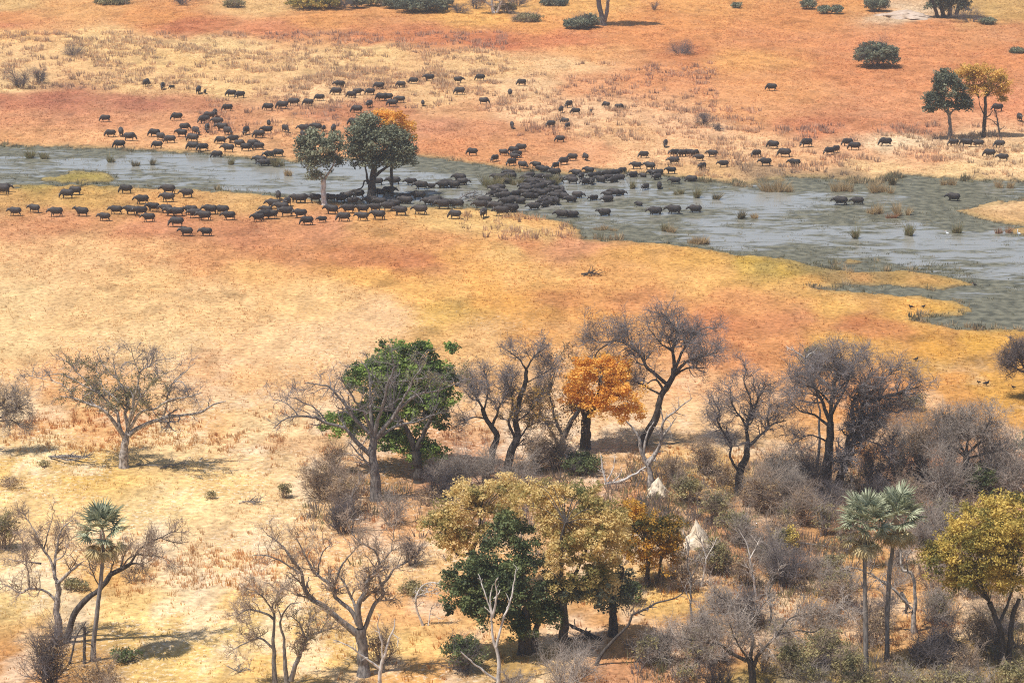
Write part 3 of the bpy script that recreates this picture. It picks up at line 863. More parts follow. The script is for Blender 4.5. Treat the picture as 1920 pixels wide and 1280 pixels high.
def bare_tree(label, u0, v0, limbs, twigs, bark='bark_grey', twig='twig_grey', name='bare_tree', skip=1, leaf=None, t0=0.3, cat='tree', group=None):
    p = Plant(name, label, cat, u0, v0, group)
    for L in limbs:
        p.limb(*L[:3], **(L[3] if len(L) > 3 else {}))
    p.trunk(M[bark])
    p.twigs(M[twig], twigs, skip=skip, t0=t0)
    if leaf:                      # scattered leaves on the twigs
        mat, n, size, box = leaf
        Pp = p.tw[-1][0].reshape(-1, 3)
        if box:
            lo, hi = p.pt(box[0], box[3]), p.pt(box[2], box[1])
            k = (Pp[:, 0] > lo[0]) & (Pp[:, 0] < hi[0]) & (Pp[:, 2] > lo[2]) & (Pp[:, 2] < hi[2])
            Pp = Pp[k]
        c = Pp[RNG.choice(len(Pp), n)]
        V, F, t = blob_leaves(c, np.full(n, 0.35), 7, size)
        tag(mesh_np('foliage', V, F, M[mat], p.o, attrs={'tone': t}))
    return p

def leafy_tree(label, u0, v0, trunks, ells, mat, bark='bark_grey', name='tree', per_m2=0.9, crad=0.62, per=34, size=0.24, gap=0.0, group=None, hollow=0.5, spokes=40, extra=None, flat=0.7, cat='tree', tone=0.0):
    p = Plant(name, label, cat, u0, v0, group)
    for L in trunks:
        p.limb(*L[:3], **(L[3] if len(L) > 3 else {}))
    E = [p.ell(*e) for e in ells]
    crown, cs = leaf_mesh('crown', E, per_m2, crad, per, size, M[mat], p.o, hollow=hollow, gap=gap, flat=flat, tone_shift=tone)
    for (nm, e2, m2, lb, kw) in (extra or []):
        o2, c2 = leaf_mesh(nm, [p.ell(*e) for e in e2], kw.get('per_m2', per_m2), kw.get('crad', crad), kw.get('per', per), kw.get('size', size), M[m2], p.o, hollow=hollow, gap=kw.get('gap', gap))
        if lb: o2['label'] = lb
        cs = np.concatenate([cs, c2])
    p.spokes(cs, 0.05, spokes)
    p.trunk_with_spokes(M[bark])
    return p

SHRUB_KINDS = {   # stems material, leaf material, leaves per clump, clumps per m2, twig density
 'grey': ('twig_grey', None, 0, 0, 1.4), 'brown': ('twig_brown', 'leaf_brown', 10, 1.1, 1.0), 'olive': ('twig_brown', 'leaf_olive', 22, 2.2, 0.7),
 'dark': ('twig_dark', 'leaf_dark', 30, 2.4, 0.7), 'gold': ('twig_dark', 'leaf_gold', 26, 2.2, 0.7), 'greyg': ('twig_dark', 'leaf_greyg', 34, 2.6, 0.6),
 'creeper': ('twig_dark', 'leaf_brown', 12, 1.6, 2.0), 'thicket': ('twig_dark', None, 0, 0, 1.8), 'pale': ('twig_grey', 'leaf_olive', 10, 1.4, 1.0), 'green': ('twig_brown', 'leaf_green', 26, 2.2, .7)}

def shrub(label, u0, v0, w_px, h_px, kind, group=None, name='shrub', far=False):
    p = Plant(name, label, 'shrub', u0, v0, group)
    w, h = 1.3 * w_px * p.s / 2, 1.1 * h_px * p.s / 0.96
    tw, lf, per, cm, td = SHRUB_KINDS[kind]
    ns = int(RNG.integers(7, 12))
    lines = []
    for i in range(ns):
        a = RNG.uniform(0, 2 * np.pi); q = RNG.uniform(0.25, 1.0)
        tip = np.array([math.cos(a) * w * q * RNG.uniform(.6, 1.25), math.sin(a) * w * q * 0.8, h * RNG.uniform(0.3, 1.12) * (1.05 - 0.3 * q)])
        b = np.array([math.cos(a) * w * 0.12, math.sin(a) * w * 0.12, -0.1])
        mid = b * 0.5 + tip * 0.5 + np.array([0, 0, 0.12 * h]) + RNG.normal(size=3) * 0.08 * h
        lines.append(smooth_line([b, mid, tip], 12))
    Pp = np.stack(lines); r0 = min(0.085, 0.02 + 0.012 * h)
    R = np.stack([np.linspace(r0, 0.012, 12)] * ns)
    a = Acc(); tubes(a, Pp, R, 5)
    st = a.build('stems', M[tw], p.o)
    vol = w * w * h
    n1 = int(min(230, (30 + 12 * vol) * td)); n2 = n1 * 5
    b = Acc()
    k = max(h, w)
    P1, R1 = sprout(Pp, R, n1, (0.2 * k, 0.6 * k), (25, 70), 0.2, 5, t0=0.15, rmin=0.013)
    R1 = np.minimum(R1, 0.03); tubes(b, P1, R1, 3)
    P2, R2 = sprout(P1, R1, n2, (0.12 * k, 0.3 * k), (25, 80), 0.05, 4, rmin=0.008)
    R2 = np.minimum(R2, 0.015); tubes(b, P2, R2, 3)
    b.build('twigs', M[tw], p.o)
    if lf:
        c = np.array([0, 0, h * 0.5])
        leaf_mesh('foliage', [(c, w * 0.85, w * 0.75, h * 0.5)], cm, 0.42 if not far else 0.6, per, 0.17 if not far else 0.3, M[lf], p.o, hollow=0.35, gap=0.36)
    return p

# ------------------------------------------------------------------ fan palms
def frond_mesh(seed, dry):
    r = np.random.default_rng(seed)
    a = Acc(); T = []
    pet = r.uniform(1.0, 1.35)
    sag = 0.5 if dry else 0.18
    x = np.linspace(0, pet, 6)
    line = np.stack([x, 0 * x, -sag * 0.3 * (x / pet) ** 2], 1)
    tubes(a, line[None], np.linspace(0.035, 0.02, 6)[None], 4)
    T.append(np.full(a.n, 0.55 if not dry else 0.4))
    hub = line[-1]
    nb = 20
    for i in range(nb):
        an = math.radians(-112 + 224 * i / (nb - 1))
        L = (1.12 - 0.35 * abs(an) / 2) * r.uniform(0.88, 1.05) * (0.95 if not dry else 0.85)
        d = np.array([math.cos(an), math.sin(an), 0.16 * (1 if i % 2 else -1) * 0.4 + 0.22 * math.cos(an)])
        d /= np.linalg.norm(d)
        t = np.linspace(0, 1, 4)
        ctr = hub + d * (t * L)[:, None]
        ctr[:, 2] -= (0.34 if dry else 0.2) * t ** 2.2 * L * r.uniform(0.5, 1.5)
        side = np.array([-math.sin(an), math.cos(an), 0])
        wd = np.array([0.02, 0.06, 0.05, 0.006])
        V = np.concatenate([ctr - side * wd[:, None] + [0, 0, 0.03], ctr, ctr + side * wd[:, None] + [0, 0, 0.03]])
        F = []
        for q in range(3):
            F += [[q, q + 4, q + 5, q + 1], [q + 4, q + 8, q + 9, q + 5]]
        a.add(V, np.array(F)); T.append(np.full(12, np.clip(r.normal(0.5, 0.2), 0, 1)))
    return mesh_np('frond', np.concatenate(a.v), np.concatenate(a.f), M['palm_dry' if dry else 'palm_leaf'], attrs={'tone': np.concatenate(T)}, link=False)

FROND_G = [frond_mesh(s, False) for s in range(4)]
FROND_D = [frond_mesh(s + 40, True) for s in range(3)]

def palm(label, u0, v0, trunk_pts, r0, r1, group, scale=1.0, ng=34, nd=14, seed=0):
    r = np.random.default_rng(seed)
    p = Plant('fan_palm', label, 'palm', u0, v0, group)
    p.limb(trunk_pts, r0, r1, d1=0.3, kink=0.01)
    L, R = p.lines[0]
    p.trunk(M['bark_grey'], 10)
    top = L[-1]
    a = Acc()                                   # leaf-base boss under the fronds
    tubes(a, np.stack([np.linspace(top - [0, 0, 0.9], top + [0, 0, 0.5], 7)]), np.array([[r1, r1 * 1.5, r1 * 1.8, r1 * 1.7, r1 * 1.4, r1, 0.02]]), 9)
    a.build('leaf_bases', M['twig_brown'], p.o)
    for i in range(ng + nd):
        dry = i >= ng
        if not dry:
            el = math.radians(78 - 88 * (i / ng) ** 0.9 + r.uniform(-8, 8)); az = i * 2.39996 + r.uniform(-.2, .2)
        else:
            el = math.radians(r.uniform(-72, -22)); az = (i - ng) * 2.39996 + r.uniform(-.3, .3)
        me = (FROND_D if dry else FROND_G)[int(r.integers(3 if dry else 4))]
        f = bpy.data.objects.new('frond', me); COL.objects.link(f); f.parent = p.o
        f.location = top + np.array([0, 0, 0.35 * (0.5 + math.sin(el)) - (0.35 if dry else 0)])
        f.rotation_euler = (Matrix.Rotation(az, 4, 'Z') @ Matrix.Rotation(-el, 4, 'Y') @ Matrix.Rotation(r.uniform(-.5, .5), 4, 'X')).to_euler()
        s = scale * r.uniform(0.85, 1.1) * (0.9 if dry else 1)
        f.scale = (s, s, s)
        if dry: f['label'] = 'dry straw coloured hanging frond'
    return p

# ------------------------------------------------------------------ buffalo
def loft(bm, pts, ry, rz, seg=10):
    """closed elliptical tube along pts, ry sideways, rz in the profile plane"""
    pts = [Vector(q) for q in pts]
    rings = []
    for i, q in enumerate(pts):
        t = (pts[min(i + 1, len(pts) - 1)] - pts[max(i - 1, 0)]).normalized()
        side = Vector((0, 1, 0)) - t * t.y
        if side.length < 0.1: side = Vector((1, 0, 0)) - t * t.x
        side.normalize(); n = t.cross(side)
        rings.append([bm.verts.new(q + side * ry[i] * math.cos(k * 2 * math.pi / seg) + n * rz[i] * math.sin(k * 2 * math.pi / seg)) for k in range(seg)])
    for a, b in zip(rings, rings[1:]):
        for k in range(seg):
            bm.faces.new((a[k], a[(k + 1) % seg], b[(k + 1) % seg], b[k]))
    bm.faces.new(rings[0][::-1]); bm.faces.new(rings[-1])

def buffalo_mesh(pose, stride):
    bm = bmesh.new()
    loft(bm, [(-1.16, 0, 1.08), (-1.02, 0, 1.05), (-.75, 0, 1.0), (-.3, 0, .94), (.15, 0, .97), (.5, 0, 1.04), (.78, 0, 1.05), (.9, 0, 1.03)],
         [.14, .30, .40, .46, .46, .40, .29, .16], [.18, .37, .46, .50, .52, .50, .38, .22], 14)
    loft(bm, [(.0, 0, 1.36), (.38, 0, 1.45), (.64, 0, 1.38)], [.12, .16, .1], [.1, .12, .1], 8)       # hump of the withers
    if pose == 'graze':
        neck = [(.7, 0, 1.06), (.92, 0, .86), (1.1, 0, .66)]; head = [(1.06, 0, .70), (1.16, 0, .56), (1.24, 0, .34), (1.27, 0, .18)]; poll = Vector((1.16, 0, .72))
        up, fw = Vector((.75, 0, .66)), Vector((.35, 0, -.94))
    elif pose == 'up':
        neck = [(.66, 0, 1.1), (.95, 0, 1.26), (1.15, 0, 1.36)]; head = [(1.1, 0, 1.36), (1.24, 0, 1.34), (1.46, 0, 1.24), (1.6, 0, 1.17)]; poll = Vector((1.2, 0, 1.5))
        up, fw = Vector((-.2, 0, .98)), Vector((.95, 0, -.3))
    else:
        neck = [(.68, 0, 1.1), (.95, 0, 1.1), (1.15, 0, 1.1)]; head = [(1.1, 0, 1.1), (1.25, 0, 1.03), (1.46, 0, .84), (1.57, 0, .72)]; poll = Vector((1.22, 0, 1.22))
        up, fw = Vector((.3, 0, .95)), Vector((.8, 0, -.6))
    loft(bm, neck, [.24, .2, .15], [.3, .25, .19], 10)
    loft(bm, head, [.13, .15, .11, .085], [.15, .17, .12, .09], 10)
    hc = Vector(head[1])
    for s in (-1, 1):                                                                                  # drooping ears
        b = hc + Vector((0, s * .13, .02)) - fw * .04
        loft(bm, [b, b + Vector((-.02, s * .13, -.06)), b + Vector((-.02, s * .25, -.16))], [.045, .06, .02], [.03, .04, .02], 6)
    for s in (-1, 1):
        dx = stride * s
        loft(bm, [(.52, s * .2, .95), (.52 + dx * .3, s * .22, .62), (.5 + dx * .8, s * .2, .36), (.5 + dx, s * .2, .08), (.53 + dx, s * .2, 0)], [.14, .12, .075, .06, .075], [.17, .13, .08, .06, .08], 8)
        ex = -stride * s
        loft(bm, [(-.82, s * .2, 1.0), (-.72 + ex * .3, s * .24, .68), (-.9 + ex * .7, s * .21, .42), (-.85 + ex, s * .2, .1), (-.81 + ex, s * .2, 0)], [.18, .15, .075, .06, .075], [.26, .19, .085, .062, .08], 8)
    loft(bm, [(-1.14, 0, 1.15), (-1.25, .02, .95), (-1.24, .03, .62), (-1.22, .03, .5)], [.04, .03, .03, .05], [.04, .03, .03, .05], 6)
    me = bpy.data.meshes.new('buffalo_source'); bm.to_mesh(me); bm.free()
    o = bpy.data.objects.new('buffalo_source', me); COL.objects.link(o)
    md = o.modifiers.new('r', 'REMESH'); md.mode = 'VOXEL'; md.voxel_size = 0.045
    ms = o.modifiers.new('s', 'SMOOTH'); ms.factor = 0.5; ms.iterations = 2
    dg = bpy.context.evaluated_depsgraph_get()
    out = bpy.data.meshes.new_from_object(o.evaluated_get(dg))
    bpy.data.objects.remove(o)
    out.name = 'buffalo'; out.materials.clear(); out.materials.append(M['hide'])
    out.polygons.foreach_set('use_smooth', np.ones(len(out.polygons), bool))
    hb = bmesh.new()                                                                                   # horns: boss, then out, down and up
    for s in (-1, 1):
        y = Vector((0, s, 0))
        pts = [poll + y * .01 + up * .0, poll + y * .12 - up * .01, poll + y * .28 - up * .1 - fw * .03, poll + y * .42 - up * .08 - fw * .05, poll + y * .47 + up * .06 - fw * .05, poll + y * .40 + up * .2 - fw * .04]
        loft(hb, pts, [.075, .075, .055, .045, .035, .01], [.08, .07, .055, .045, .035, .01], 7)
    hm = bpy.data.meshes.new('horns'); bmesh.ops.recalc_face_normals(hb, faces=hb.faces); hb.to_mesh(hm); hb.free(); hm.materials.append(M['horn'])
    return out, hm

BUFF = {('graze', 0): buffalo_mesh('graze', .0), ('graze', 1): buffalo_mesh('graze', .17), ('walk', 0): buffalo_mesh('walk', .06), ('walk', 1): buffalo_mesh('walk', .2),
        ('walk', 2): buffalo_mesh('walk', -.16), ('up', 0): buffalo_mesh('up', .05)}
# ------------------------------------------------------------------ bare trees, traced limb by limb
def TW(n1, L1, m2=7, m3=5, up=0.18, sc=0.55, dens=1.0):
    n1 = int(n1 * dens)
    return [(n1, (L1 * .6, L1 * 1.25), (30, 75), up, 7), (n1 * m2, (L1 * sc * .55, L1 * sc * 1.2), (25, 75), up * .6, 5), (n1 * m2 * m3, (L1 * sc * sc * .7, L1 * sc * sc * 1.5), (25, 80), 0.05, 4)]

bare_tree('spreading flat-crowned bare tree with mottled pale trunk, alone on the open plain at left', 232, 877, [
 ([(232,877),(232,850),(236,818)], .42, .36, dict(d1=0)),
 ([(234,820),(218,795),(197,770),(170,760),(140,748),(112,742)], .24, .05, dict(d1=-1.5)),
 ([(231,818),(222,792),(217,770),(190,740),(165,718)], .17, .05, dict(d1=2)),
 ([(237,818),(240,800),(234,776),(240,762),(235,735),(222,710),(214,682)], .22, .04, dict(d1=.8)),
 ([(240,800),(246,772),(256,735),(262,702),(285,680),(292,650)], .18, .04, dict(d1=-2)),
 ([(241,816),(256,803),(290,788),(320,780),(370,776),(400,758),(425,752)], .24, .05, dict(d1=1)),
 ([(244,803),(262,776),(290,765),(315,750),(345,745),(378,735)], .16, .04, dict(d1=-2.5)),
 ([(306,781),(312,760),(318,725),(340,715),(352,738)], .11, .04, dict(d0=.6)),
 ([(318,724),(335,708),(365,680)], .07, .03, dict(d0=.7)),
 ([(192,742),(150,718),(110,700),(72,708)], .09, .03, dict(d0=1.5)),
 ([(166,718),(132,685),(105,665)], .07, .03, dict(d0=2)),
 ([(222,712),(200,692),(181,658),(192,648)], .07, .03, dict(d0=.8)),
 ([(140,748),(115,720),(60,705)], .06, .02, dict(d0=-1.5)),
 ([(236,770),(215,745),(196,730),(180,690)], .10, .03, dict(d1=3.5)),
 ([(244,790),(262,750),(282,720),(310,700)], .12, .03, dict(d1=-4)),
 ([(262,702),(250,672),(245,650)], .06, .03, dict(d0=-1.4)),
 ], TW(135, 1.7, 7, 4, .08), 'bark_mottled', 'twig_mid', leaf=('leaf_olive', 950, .16, (110,680,320,775)))

bare_tree('fine-twigged bare tree cut by the left edge beside the spreading lone tree', -34, 850, [
 ([(-34,850),(-30,815),(-22,795)], .3, .25), ([(-22,795),(0,782),(25,770),(50,757)], .16, .04), ([(-22,795),(-5,765),(12,748),(30,735)], .14, .04), ([(-10,790),(20,788),(40,800)], .1, .03), ([(-25,800),(-30,760),(-20,735)], .14, .04)],
 TW(90, 1.7, 7, 5), 'bark_grey', 'twig_grey')

leafy_tree('bright green leafy tree standing behind the grey bare tree', 785, 905, [
 ([(785,905),(783,870),(778,842)], .5, .42, dict(d1=0)), ([(778,842),(760,800),(735,770)], .3, .12), ([(780,845),(800,800),(815,770)], .3, .12)],
 [(765,765,78,70,3.5), (800,770,52,72,2), (640,795,42,38,3), (690,715,50,45,3), (785,710,65,55,4), (735,700,50,48,5), (835,720,34,45,4), (700,790,60,50,4), (795,850,42,32,1.5), (745,830,50,30,2)],
 'leaf_green', 'bark_dark', per_m2=1.0, crad=.6, per=36, size=.26, gap=.33, tone=.06,
 extra=[('crown', [(735,655,38,20,4), (790,660,40,22,4), (846,655,16,16,4), (770,690,60,25,3)], 'leaf_green', 'fresh bright green top shoots', dict(per_m2=1.0, crad=.5, gap=.42))])

bare_tree('large grey bare tree with long drooping left bough before the bright green tree', 705, 938, [
 ([(705,938),(703,890),(698,852),(700,820)], .52, .36, dict(d1=0)),
 ([(698,856),(676,835),(655,812),(640,800),(613,793),(592,782),(560,781),(530,786),(514,802)], .22, .04, dict(d1=-2)),
 ([(699,818),(672,790),(643,752),(620,728),(603,720),(572,718)], .2, .04, dict(d1=-1)),
 ([(700,820),(696,780),(693,740),(690,700),(676,675)], .22, .04, dict(d1=.5)),
 ([(700,822),(714,770),(724,725),(738,690),(736,665)], .22, .04, dict(d1=-2)),
 ([(702,824),(730,792),(757,760),(790,738),(830,728),(868,716)], .24, .04, dict(d1=-1.5)),
 ([(702,826),(740,800),(780,790),(815,775)], .17, .04, dict(d1=1.5)),
 ([(700,818),(680,770),(655,735),(640,705)], .16, .04, dict(d1=-3)),
 ([(736,785),(765,730),(790,690),(800,660)], .15, .03, dict(d0=-.8, d1=-2.5)),
 ([(560,781),(548,765),(530,752),(512,750)], .06, .03, dict(d0=-1.3)),
 ([(614,793),(590,765),(560,750),(540,742)], .08, .03, dict(d0=-.8)),
 ([(703,888),(690,870),(672,848),(655,830)], .12, .05, dict(d1=-1))],
 TW(85, 2.0, 7, 4, .15), 'bark_grey', 'twig_mid', leaf=('leaf_olive', 160, .14, (760,650,880,720)))

bare_tree('dark straight-stemmed bare tree, left one of the pair beside the green tree', 917, 888, [
 ([(917,888),(923,850),(931,816),(915,790),(905,765)], .36, .2, dict(d1=0)), ([(905,765),(893,745),(880,720)], .13, .03), ([(922,800),(936,765),(946,738),(950,712)], .14, .03), ([(912,785),(890,782),(868,790)], .09, .03), ([(907,770),(915,735),(910,700)], .1, .03)],
 TW(80, 1.8, 7, 5), 'bark_dark', 'twig_mid')
bare_tree('dark bare tree with forked top, right one of the pair beside the green tree', 947, 890, [
 ([(947,890),(957,852),(967,826),(967,790),(976,750),(985,718),(987,692)], .4, .17, dict(d1=0)), ([(987,694),(975,675),(962,664),(948,655)], .1, .03), ([(987,692),(1001,670),(1022,652)], .1, .03), ([(967,826),(955,790),(962,750),(945,702)], .16, .03),
 ([(974,822),(990,800),(1012,788)], .1, .03), ([(970,790),(1000,765),(1020,730)], .09, .03), ([(960,845),(983,822)], .1, .05), ([(985,718),(1010,705),(1035,690)], .07, .03)],
 TW(120, 1.8, 7, 5), 'bark_dark', 'twig_mid', leaf=('leaf_gold_far', 260, .16, (900,720,1050,800)))

leafy_tree('tawny thin-leaved tree leaning against the left side of the orange tree', 1047, 856, [
 ([(1047,856),(1058,820),(1070,792),(1085,770)], .34, .2), ([(1056,822),(1040,780),(1030,740)], .2, .06), ([(1050,845),(1035,810),(1020,790)], .16, .05)],
 [(1040,700,40,55,1.5), (1020,760,35,50,1), (1055,660,30,30,2), (1060,780,40,45,1), (1045,825,25,35,.5), (1000,790,22,28,1)], 'leaf_brown', 'bark_dark', per_m2=.8, crad=.6, per=14, size=.2, gap=.45, tone=.1,
 extra=[('crown', [(1050,730,35,50,1.5), (990,770,30,30,1)], 'leaf_orange', 'scattered orange leaves', dict(per_m2=.35, per=14, gap=.5))])

leafy_tree('blazing orange leafy tree with stout dark trunk in the middle of the woodland edge', 1097, 842, [
 ([(1097,842),(1098,812),(1100,780)], .55, .45, dict(d1=0)), ([(1099,785),(1130,750),(1170,740)], .22, .1), ([(1099,790),(1085,750),(1090,710)], .22, .1), ([(1100,782),(1120,740),(1125,710)], .25, .1)],
 [(1122,725,62,52,0), (1165,742,48,42,-1), (1182,775,36,26,-1), (1092,690,30,30,.5), (1140,695,52,34,1), (1085,740,34,40,-.5), (1110,765,50,25,-1)],
 'leaf_orange', 'bark_dark', per_m2=1.0, crad=.55, per=40, size=.22, gap=.40, tone=.2)

bare_tree('tall heavy bare tree with wide violet-grey crown behind the orange tree', 1203, 836, [
 ([(1203,836),(1212,815),(1228,788),(1240,740),(1262,705),(1265,690)], .42, .26, dict(d1=0)),
 ([(1265,692),(1262,650),(1270,620),(1255,602),(1240,586)], .2, .04, dict(d1=1)), ([(1262,702),(1290,676),(1310,670),(1345,662)], .18, .04, dict(d1=-1.5)), ([(1262,706),(1290,690),(1325,690)], .14, .03),
 ([(1252,722),(1215,690),(1190,655),(1160,640),(1125,640),(1098,628)], .2, .03, dict(d1=2)), ([(1265,692),(1285,652),(1310,620),(1332,614)], .16, .03, dict(d1=2)),
 ([(1246,735),(1230,712),(1212,720)], .15, .05), ([(1190,655),(1175,628),(1168,608)], .09, .03, dict(d0=1.5)), ([(1150,640),(1120,660),(1110,690)], .09, .03, dict(d0=2)), ([(1263,660),(1235,640),(1215,612)], .1, .03), ([(1240,740),(1200,720),(1160,700)], .12, .03, dict(d1=3))],
 TW(230, 2.1, 8, 5, .15), 'bark_dark', 'twig_mid')

bare_tree('dead twisted snag with bleached crooked boughs in front of the tall violet-grey tree', 1221, 918, [
 ([(1221,918),(1217,882),(1205,856),(1200,830),(1186,800),(1176,790)], .3, .06, dict(d1=0)), ([(1215,872),(1234,842),(1240,820),(1246,790),(1270,770),(1296,746)], .2, .04), ([(1240,822),(1258,796),(1269,780)], .11, .03), ([(1206,858),(1212,816),(1226,790)], .14, .05), ([(1212,866),(1228,850),(1238,846)], .14, .08)],
 [(26, (.5, 1.4), (30, 75), .1, 5), (50, (.3, .7), (30, 75), 0, 4)], 'bark_mottled', 'twig_grey', name='dead_tree')

bare_tree('dark bare tree with a sinuous left bough, left of the dense double tree', 1385, 928, [
 ([(1385,928),(1386,890),(1398,860),(1403,830)], .38, .27, dict(d1=0)), ([(1403,832),(1400,800),(1410,770),(1404,738)], .2, .04), ([(1402,838),(1430,812),(1450,795),(1474,788)], .17, .04), ([(1440,804),(1440,776),(1446,752)], .1, .03),
 ([(1400,802),(1388,780),(1374,760),(1368,728)], .12, .03), ([(1410,776),(1420,750),(1432,728),(1455,715)], .11, .03), ([(1386,885),(1370,858),(1368,830),(1352,802),(1342,788),(1348,770),(1340,752)], .13, .035, dict(d1=-1)), ([(1404,740),(1395,715),(1400,690)], .08, .03)],
 TW(130, 1.8, 7, 5, .2), 'bark_dark', 'twig_mid')

bare_tree('dense dark twin-stemmed bare tree with vast twiggy grey crown right of centre', 1556, 930, [
 ([(1550,930),(1552,880),(1555,830),(1557,790)], .5, .32, dict(d1=0)), ([(1566,930),(1584,872),(1598,830),(1622,800),(1652,778)], .46, .1, dict(d1=-1)), ([(1588,862),(1590,820),(1610,790),(1616,758),(1640,728)], .26, .06), ([(1616,760),(1650,746),(1690,736),(1728,722)], .2, .04, dict(d1=-2)),
 ([(1557,792),(1540,752),(1525,720),(1515,692),(1500,675)], .2, .04), ([(1557,790),(1560,742),(1570,700),(1558,668)], .22, .04), ([(1600,802),(1600,752),(1622,722),(1636,690)], .18, .04), ([(1556,800),(1530,780),(1500,770),(1480,750)], .14, .03, dict(d1=2)), ([(1558,780),(1580,735),(1600,690),(1605,660)], .16, .03, dict(d1=3)),
 ([(1560,760),(1530,730),(1490,715)], .12, .03, dict(d1=-2.5)), ([(1610,790),(1660,770),(1690,775)], .12, .03), ([(1640,730),(1670,700),(1690,690)], .1, .03), ([(1555,830),(1520,815),(1490,830)], .1, .03), ([(1600,820),(1640,830),(1660,850)], .09, .03)],
 TW(360, 2.1, 8, 5, .15), 'bark_dark', 'twig_mid')
bare_tree('bleached dead bough poking white out of the twin-stemmed tree crown', 1530, 905, [
 ([(1530,905),(1533,850),(1538,780),(1530,735),(1512,690),(1510,668)], .14, .06, dict(d0=-2, d1=-3)), ([(1511,676),(1500,664),(1478,652)], .06, .03, dict(d0=-3)), ([(1512,670),(1520,662),(1534,658)], .05, .02, dict(d0=-3))],
 [(10, (.3, .8), (30, 70), .1, 4)], 'deadwood', 'deadwood', name='dead_tree')

bare_tree('low dense grey bare tree at right, behind the golden tree', 1816, 930, [
 ([(1816,930),(1813,885),(1811,852)], .34, .26, dict(d1=0)), ([(1811,856),(1790,840),(1768,818)], .16, .04), ([(1811,852),(1836,830),(1850,800),(1858,782)], .16, .04), ([(1811,852),(1815,812),(1810,778)], .16, .04), ([(1812,860),(1850,850),(1880,840)], .12, .03), ([(1810,850),(1785,810),(1770,785)], .12, .03)],
 TW(190, 1.9, 8, 5, .1), 'bark_dark', 'twig_grey')
bare_tree('dark bare tree leaning in from the right edge above the grey thickets', 1946, 745, [
 ([(1946,745),(1938,715),(1925,700)], .3, .22), ([(1925,700),(1905,690),(1884,676)], .13, .04), ([(1926,700),(1912,672),(1905,650)], .13, .04), ([(1930,705),(1940,670),(1945,645)], .13, .04)], TW(110, 1.6, 8, 5), 'bark_dark', 'twig_dark')
leafy_tree('pale green bush-tree cut by the right edge above the golden tree', 1940, 890, [([(1940,890),(1935,870),(1930,850)], .16, .1)], [(1922,835,28,22,0), (1940,820,25,20,0)], 'leaf_greyg', per_m2=1.3, crad=.42, per=26, size=.17, gap=.42, tone=.35)

# ------------------------------------------------------------------ near woodland
leafy_tree('straw-gold tree behind the left half of the dark green evergreen', 893, 1112, [
 ([(893,1112),(892,1070),(885,1030)], .34, .26, dict(d1=0)), ([(886,1035),(860,1040),(845,1020)], .14, .05), ([(886,1032),(900,985),(900,960)], .18, .06)],
 [(895,945,62,42,0), (845,985,42,38,0), (940,925,44,36,1), (850,1025,34,30,-.5), (905,1000,50,40,0), (885,925,50,30,1), (830,1000,36,32,0), (808,985,24,24,0), (870,965,64,46,.5), (935,965,50,40,.5)], 'leaf_beige', 'bark_dark', per_m2=.85, crad=.55, per=40, size=.21, gap=.40, tone=.2)
leafy_tree('big straw-gold tree rising behind the dark green evergreen, right half of the clump', 1057, 1226, [
 ([(1057,1226),(1057,1165),(1055,1110)], .36, .28, dict(d1=0)), ([(1056,1120),(1085,1060),(1110,1010)], .22, .08), ([(1055,1115),(1050,1050),(1060,980)], .22, .08)],
 [(1075,945,72,46,1), (1130,985,52,52,0), (1085,1010,70,55,-.5), (1120,1045,58,42,-.5), (1040,985,48,48,0), (1085,1070,56,30,-1), (1040,925,36,28,1), (1090,1100,62,36,-.5), (1125,1085,46,34,0), (1060,1040,50,50,-1), (1000,935,50,36,.5), (1150,1020,40,40,.5)],
 'leaf_beige', 'bark_dark', per_m2=.85, crad=.55, per=44, size=.21, gap=.39, spokes=60, tone=.16,
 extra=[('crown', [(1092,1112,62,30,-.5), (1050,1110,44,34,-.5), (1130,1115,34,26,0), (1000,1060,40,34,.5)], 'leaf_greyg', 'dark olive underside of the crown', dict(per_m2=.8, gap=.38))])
leafy_tree('dark trunked tree with drooping dark olive foliage right of the evergreen', 1149, 1192, [
 ([(1149,1192),(1150,1150),(1146,1110)], .36, .25, dict(d1=0)), ([(1147,1115),(1165,1085),(1170,1065)], .15, .06)],
 [(1150,1130,38,28,0), (1128,1085,42,34,0), (1165,1100,30,40,.5), (1175,1135,18,12,0)], 'leaf_greyg', 'bark_dark', per_m2=.9, crad=.55, per=32, size=.2, gap=.40, tone=-.25)
leafy_tree('dense dark green evergreen tree in the middle of the near clump', 985, 1228, [
 ([(978,1228),(980,1190),(975,1150)], .34, .28, dict(d1=0)), ([(1000,1222),(1004,1185),(1015,1150)], .3, .2), ([(976,1160),(930,1140),(900,1120)], .16, .06), ([(990,1224),(990,1180),(985,1130)], .3, .2)],
 [(925,1112,78,50,0), (945,1035,54,50,.5), (1000,1112,56,58,.5), (895,1075,48,40,0), (868,1118,40,42,-.5), (985,1175,46,30,-.5), (955,985,38,26,1), (850,1092,26,30,0), (1000,1150,48,36,0), (862,1140,34,28,0), (925,1150,62,30,-.5), (1025,1155,34,34,0), (975,1080,62,56,-.5), (955,1110,70,60,-1), (985,1010,30,40,.5)],
 'leaf_dark', 'bark_dark', per_m2=.9, crad=.55, per=46, size=.21, gap=.41, spokes=50, tone=.12)
